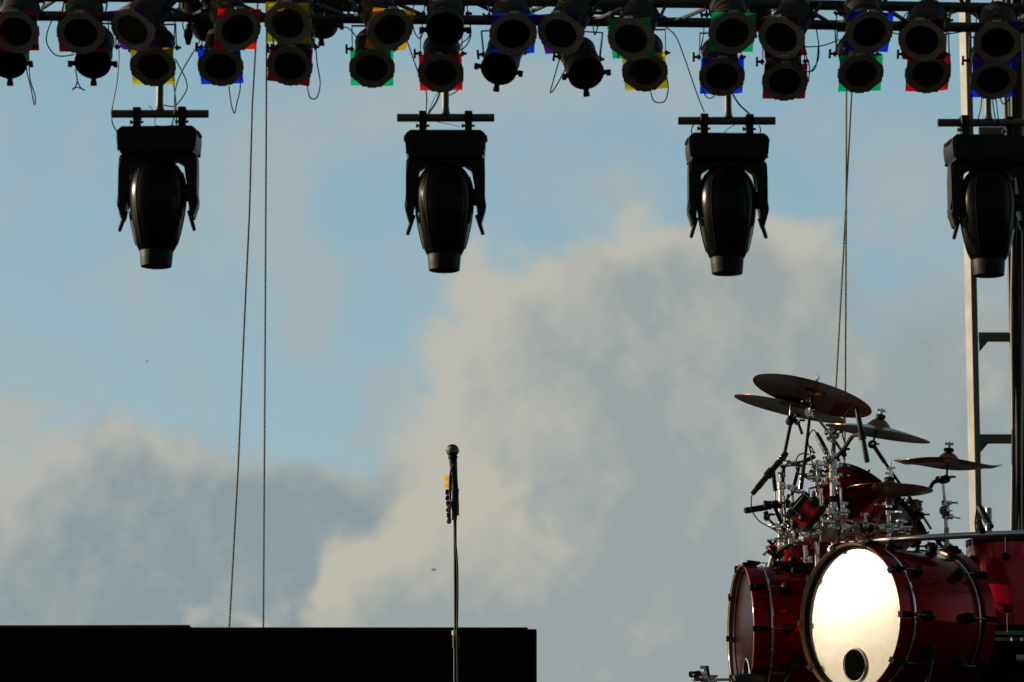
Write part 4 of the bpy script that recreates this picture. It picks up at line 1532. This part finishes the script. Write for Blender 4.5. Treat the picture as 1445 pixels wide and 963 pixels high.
arm_thing('dark boom arm carrying the topmost crash cymbal, long rod slanting down',
          [((1147, 552, 13.36), (1145, 575, 13.4), .0045, 'hardware'), ((1143, 585, 13.42), (1131, 690, 13.6), .0065, 'hardware'),
           ((1148, 583, 13.4), (1166, 606, 13.45), .006, 'chrome'), ((1174, 616, 13.5), (1186, 634, 13.55), .006, 'chrome'),
           ((1176, 612, 13.52), (1176, 642, 13.55), .010, 'chrome')],
          [((1143, 583, 13.41), .018, 'chrome'), ((1175, 615, 13.5), .022, 'chrome'), ((1170, 610, 13.5), .015, 'chrome'), ((1190, 640, 13.55), .012, 'hardware')],
          [((1145, 565, 13.38), (0, 0, 1), .009, .02, 'hardware')])
arm_thing('dark arm with drop lever carrying the thin crash cymbal nearest the microphone',
          [((1116, 571, 13.75), (1115, 588, 13.75), .0045, 'chrome'), ((1116, 596, 13.75), (1107, 640, 13.75), .0075, 'hardware'),
           ((1107, 640, 13.76), (1104, 682, 13.75), .0085, 'hardware'), ((1126, 596, 13.7), (1132, 613, 13.7), .006, 'rubber')],
          [((1116, 593, 13.74), .018, 'hardware'), ((1125, 596, 13.72), .012, 'hardware')],
          [((1105, 655, 13.75), (0, 0, 1), .015, .03, 'hardware'), ((1104, 670, 13.75), (0, 0, 1), .014, .02, 'chrome_dull')])
arm_thing('black boom arm reaching down from the sloping crash cymbal to a round chrome joint',
          [((1237, 607, 13.6), (1232, 624, 13.6), .0045, 'hardware'), ((1232, 628, 13.6), (1248, 652, 13.68), .0085, 'hardware'),
           ((1248, 652, 13.68), (1292, 714, 13.9), .0062, 'hardware'), ((1298, 722, 13.85), (1314, 747, 13.85), .0055, 'chrome_dull'),
           ((1296, 718, 13.9), (1294, 800, 14.0), .010, 'hardware')],
          [((1231, 627, 13.6), .016, 'hardware'), ((1293, 715, 13.85), .026, 'chrome'), ((1284, 708, 13.86), .012, 'hardware')],
          [((1296, 728, 13.87), (0, 0, 1), .018, .03, 'hardware')])
arm_thing('chrome stand carrying the china cymbal, black elbow beside it',
          [((1337, 655, 13.6), (1336, 673, 13.6), .0045, 'hardware'), ((1331, 683, 13.6), (1334, 712, 13.6), .0070, 'chrome'),
           ((1334, 716, 13.6), (1336, 745, 13.6), .0090, 'chrome'), ((1336, 745, 13.6), (1336, 830, 13.6), .0105, 'chrome_dull'),
           ((1327, 677, 13.6), (1317, 681, 13.6), .009, 'hardware'), ((1317, 681, 13.6), (1312, 690, 13.6), .008, 'hardware')],
          [((1333, 677, 13.6), .017, 'hardware'), ((1324, 677, 13.6), .012, 'hardware'), ((1334, 720, 13.58), .022, 'chrome')],
          [((1333, 710, 13.6), (0, 0, 1), .013, .020, 'chrome'), ((1335, 728, 13.6), (.3, 0, 1), .017, .026, 'chrome')])
t = arm_thing('chrome hi hat stand with thin pull rod through the hi hat pair',
              [((1257, 648, 13.45), (1255, 700, 13.45), .0032, 'chrome'), ((1254, 722, 13.45), (1253, 860, 13.45), .0090, 'chrome'),
               ((1187, 733, 13.45), (1262, 744, 13.42), .0055, 'chrome')],
              [((1262, 742, 13.42), .014, 'chrome')],
              [((1254, 712, 13.45), (0, 0, 1), .013, .030, 'chrome'), ((1254, 724, 13.45), (0, 0, 1), .014, .020, 'chrome'), ((1253, 749, 13.45), (0, 0, 1), .017, .024, 'chrome'),
                ((1238, 750, 13.45), (1, 0, 0), .012, .03, 'chrome_dull'), ((1272, 752, 13.5), (1, 0, 0), .012, .03, 'chrome')], name='hi_hat_stand')
g = MB()
g.cyl(Q(1256, 664, 13.45), Q(1256, 676, 13.45), .007, n=10)
g.box(Q(1257, 661, 13.45), (.036, .008, .008), Matrix.Rotation(R(-8), 3, 'Y'))
g.cyl(Q(1256, 672, 13.45), Q(1256, 681, 13.45), .013, n=12)
t.part('clutch', g, 'chrome')
g = MB()
g.lathe([(.02, -.02), (.016, 0), (.010, .012)], Q(1254.5, 706, 13.45), (0, 0, 1), 16)
t.part('seat', g, 'chrome_dull')
# legs/struts between bass drum and floor tom
arm_thing('chrome legs crossing between the bass drum and the floor tom',
          [((1322, 762, 13.7), (1346, 790, 13.75), .009, 'chrome'), ((1328, 760, 13.8), (1358, 782, 13.85), .007, 'chrome_dull'),
           ((1316, 785, 13.7), (1326, 760, 13.7), .007, 'chrome'), ((1311, 765, 13.7), (1308, 792, 13.7), .007, 'chrome_dull')],
          [((1325, 763, 13.7), .012, 'hardware')], [((1314, 772, 13.7), (0, 0, 1), .014, .024, 'hardware')], name='stand_legs')
t = arm_thing('chrome tube stub standing on the curved bar by the tower post',
              [((1395, 717, 13.11), (1395, 757, 13.11), .013, 'chrome_dull')], (),
              [((1395, 753, 13.11), (0, 0, 1), .018, .02, 'hardware')], name='tube_stub')
# dark pair of rods meeting at a clamp left of the upright
arm_thing('pair of dark rods under a small clamp, left of the chrome upright',
          [((1127, 660, 13.6), (1117, 700, 13.6), .0075, 'hardware'), ((1133, 655, 13.62), (1128, 695, 13.62), .005, 'chrome_dull'),
           ((1105, 656, 13.7), (1128, 656, 13.6), .007, 'hardware'), ((1130, 654, 13.6), (1150, 644, 13.6), .009, 'hardware')],
          [((1128, 655, 13.6), .012, 'hardware'), ((1111, 654, 13.68), .012, 'chrome_dull')], ())


# ------------------------------------------------------------------ microphones at the kit
def pencil_mic(label, a, b, r, cable, mm='mic', clipa=None, name='microphone'):
    a, b = Q(*a), Q(*b)
    d = (b - a).normalized()
    L_ = (b - a).length
    t = Thing(name, label, 'microphone', b, 'microphones clamped to the kit')
    g = MB()
    g.lathe([(0, 0), (r * .8, 0), (r * .85, L_ * .12), (r, L_ * .16), (r, L_ * .55), (r * .92, L_ * .56), (r * .92, L_ * .58), (r, L_ * .59), (r, L_ * .97), (r * .8, L_), (0, L_)], a, d, 16)
    t.part('body', g, mm)
    g = MB()
    g.torus(a + d * L_ * .8, d, r * .98, .0016, 16, 6)
    g.torus(a + d * L_ * .86, d, r * .98, .0016, 16, 6)
    t.part('grille_band', g, 'chrome_dull')
    if clipa:
        g = MB()
        m_ = a + d * L_ * .5
        g.cyl(m_ - d * .016, m_ + d * .016, r * 1.45, n=12)
        pts = [m_] + [Q(*p) for p in clipa]
        g.tube(pts, .0085, 8, smooth=3)
        t.part('clip', g, 'rubber')
    if cable:
        pts = [a - d * .0] + [Q(*p) for p in cable]
        single('microphone_cable', MB().tube(pts, .0028, 6, smooth=6), 'cable', label.replace('microphone', 'microphone cable', 1)[:90] if False else 'black cable of the ' + label.split(',')[0], 'cable',
               'cables of the kit microphones', loc=pts[0])
    return t


pencil_mic('slim black microphone hanging over the hi hat, pointing down', (1209, 577, 13.3), (1224, 653, 13.3), .0105,
           [(1206, 574, 13.3), (1195, 582, 13.32), (1188, 598, 13.36), (1189, 615, 13.4), (1194, 632, 13.44), (1190, 648, 13.5)],
           clipa=[(1212, 614, 13.32), (1203, 616, 13.36), (1192, 632, 13.44), (1180, 646, 13.5)])
pencil_mic('long black microphone slanting down, left side of the kit', (1062, 697, 13.6), (1110, 639, 13.65), .0125,
           [(1060, 706, 13.6), (1062, 722, 13.6), (1072, 736, 13.6), (1086, 744, 13.62), (1098, 752, 13.65), (1106, 764, 13.68)],
           clipa=[(1091, 668, 13.66), (1093, 684, 13.7), (1094, 692, 13.72)])
pencil_mic('short grey microphone lying level, outermost at the left of the kit', (1088, 715, 13.55), (1051, 721, 13.5), .0125, None, 'nozzle',
           clipa=None)
arm_thing('small chrome bracket arm holding the level grey microphone',
          [((1080, 722, 13.55), (1083, 731, 13.55), .010, 'hardware'), ((1083, 731, 13.56), (1098, 746, 13.62), .0055, 'chrome'),
           ((1092, 712, 13.55), (1112, 762, 13.62), .0085, 'hardware'), ((1094, 690, 13.72), (1094, 728, 13.72), .0035, 'chrome')],
          [((1082, 730, 13.55), .013, 'hardware'), ((1093, 712, 13.55), .016, 'hardware'), ((1096, 744, 13.6), .012, 'chrome')],
          [((1083, 713, 13.53), (1, 0, -.1), .018, .034, 'nozzle')])
pencil_mic('stubby black microphone aimed between the cymbal arms', (1152, 612, 13.6), (1167, 640, 13.55), .0115,
           [(1148, 607, 13.6), (1143, 612, 13.58), (1140, 624, 13.55), (1144, 636, 13.55), (1150, 640, 13.55)])
t = pencil_mic('black microphone leaning behind the curved bar by the tower post', (1381, 713, 13.05), (1399, 746, 13.03), .0135,
               [(1378, 722, 13.06), (1376, 738, 13.07), (1378, 755, 13.08)])
t.part('clip', MB().tube([Q(1380, 735, 13.07), Q(1384, 744, 13.07), Q(1388, 752, 13.08)], .012, 8), 'rubber')
for (pts, lab) in [
    ([(1142, 642, 13.6), (1134, 640, 13.6), (1126, 644, 13.6), (1123, 656, 13.6), (1127, 668, 13.58), (1136, 672, 13.58)], 'black cable looping left of the chrome upright, under the top cymbals'),
    ([(1150, 640, 13.6), (1143, 630, 13.6), (1146, 652, 13.55), (1152, 664, 13.55), (1160, 660, 13.5)], 'black cable tangled round the middle chrome tube'),
    ([(1186, 742, 13.45), (1184, 756, 13.45), (1180, 768, 13.45), (1182, 780, 13.45)], 'short black cable hanging beside the tee joint of the rack'),
    ([(1113, 700, 13.5), (1106, 712, 13.5), (1110, 726, 13.5), (1120, 736, 13.5), (1130, 748, 13.5)], 'black cable draped around the tiny sparkle drum')]:
    w = [Q(*p) for p in pts]
    single('cable', MB().tube(w, .003, 6, smooth=6), 'cable', lab, 'cable', 'cables of the kit microphones', loc=w[0])
# round mirror-like dish behind the uprights (small splash)
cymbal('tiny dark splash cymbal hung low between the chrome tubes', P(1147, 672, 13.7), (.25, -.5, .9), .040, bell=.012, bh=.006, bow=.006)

# ------------------------------------------------------------------ low clamp hardware bottom left of the kit
t = arm_thing('chrome boom with clamp reaching out low beside the sideways bass drum',
              [((978, 960, 13.3), (1040, 959, 13.5), .0055, 'chrome'), ((998, 962, 13.35), (999, 1010, 13.4), .010, 'chrome'),
               ((1000, 958, 13.35), (997, 940, 13.35), .008, 'hardware'), ((972, 951, 13.3), (988, 950, 13.3), .008, 'hardware')],
              [((985, 954, 13.32), .018, 'chrome_dull'), ((976, 952, 13.3), .011, 'hardware'), ((1005, 960, 13.36), .015, 'chrome')],
              [((994, 958, 13.34), (1, 0, 0), .016, .03, 'chrome')], name='boom_stand')
g = MB()
g.lathe([(0, 0), (.03, .004), (.036, .03), (.033, .10), (.02, .13), (0, .135)], Q(1034, 964, 13.45), V((1, .2, .05)), 20)
single('bass_drum_microphone', g, 'mic', 'fat black microphone in front of the sideways bass drum, at the bottom edge', 'microphone', 'microphones clamped to the kit', loc=Q(1036, 962, 13.45))

# ------------------------------------------------------------------ two far birds
for (px, py, s_, lab) in ((612, 804.5, .26, 'tiny dark bird in the clouds left of the microphone stand'), (208, 510, .16, 'tiniest dark bird in the sky under the first moving head')):
    c = P(px, py, 160)
    t = Thing('bird', lab, 'bird', c, 'birds far off')
    g = MB()
    g.lathe([(0, -.5 * s_), (.10 * s_, -.2 * s_), (.13 * s_, .1 * s_), (.06 * s_, .4 * s_), (0, .5 * s_)], c, (1, .3, 0), 10)
    t.part('body', g, 'bird')
    for sg in (-1, 1):
        g = MB()
        g.prism([(0, -.12 * s_), (0.1 * s_, .15 * s_), (.5 * s_, .05 * s_), (.75 * s_, -.1 * s_), (.4 * s_, -.1 * s_)], c, V((.3 * sg, sg, .25)).normalized(), V((1, -.2, 0)).normalized(), Z3, .02)
        t.part('wing', g, 'bird')
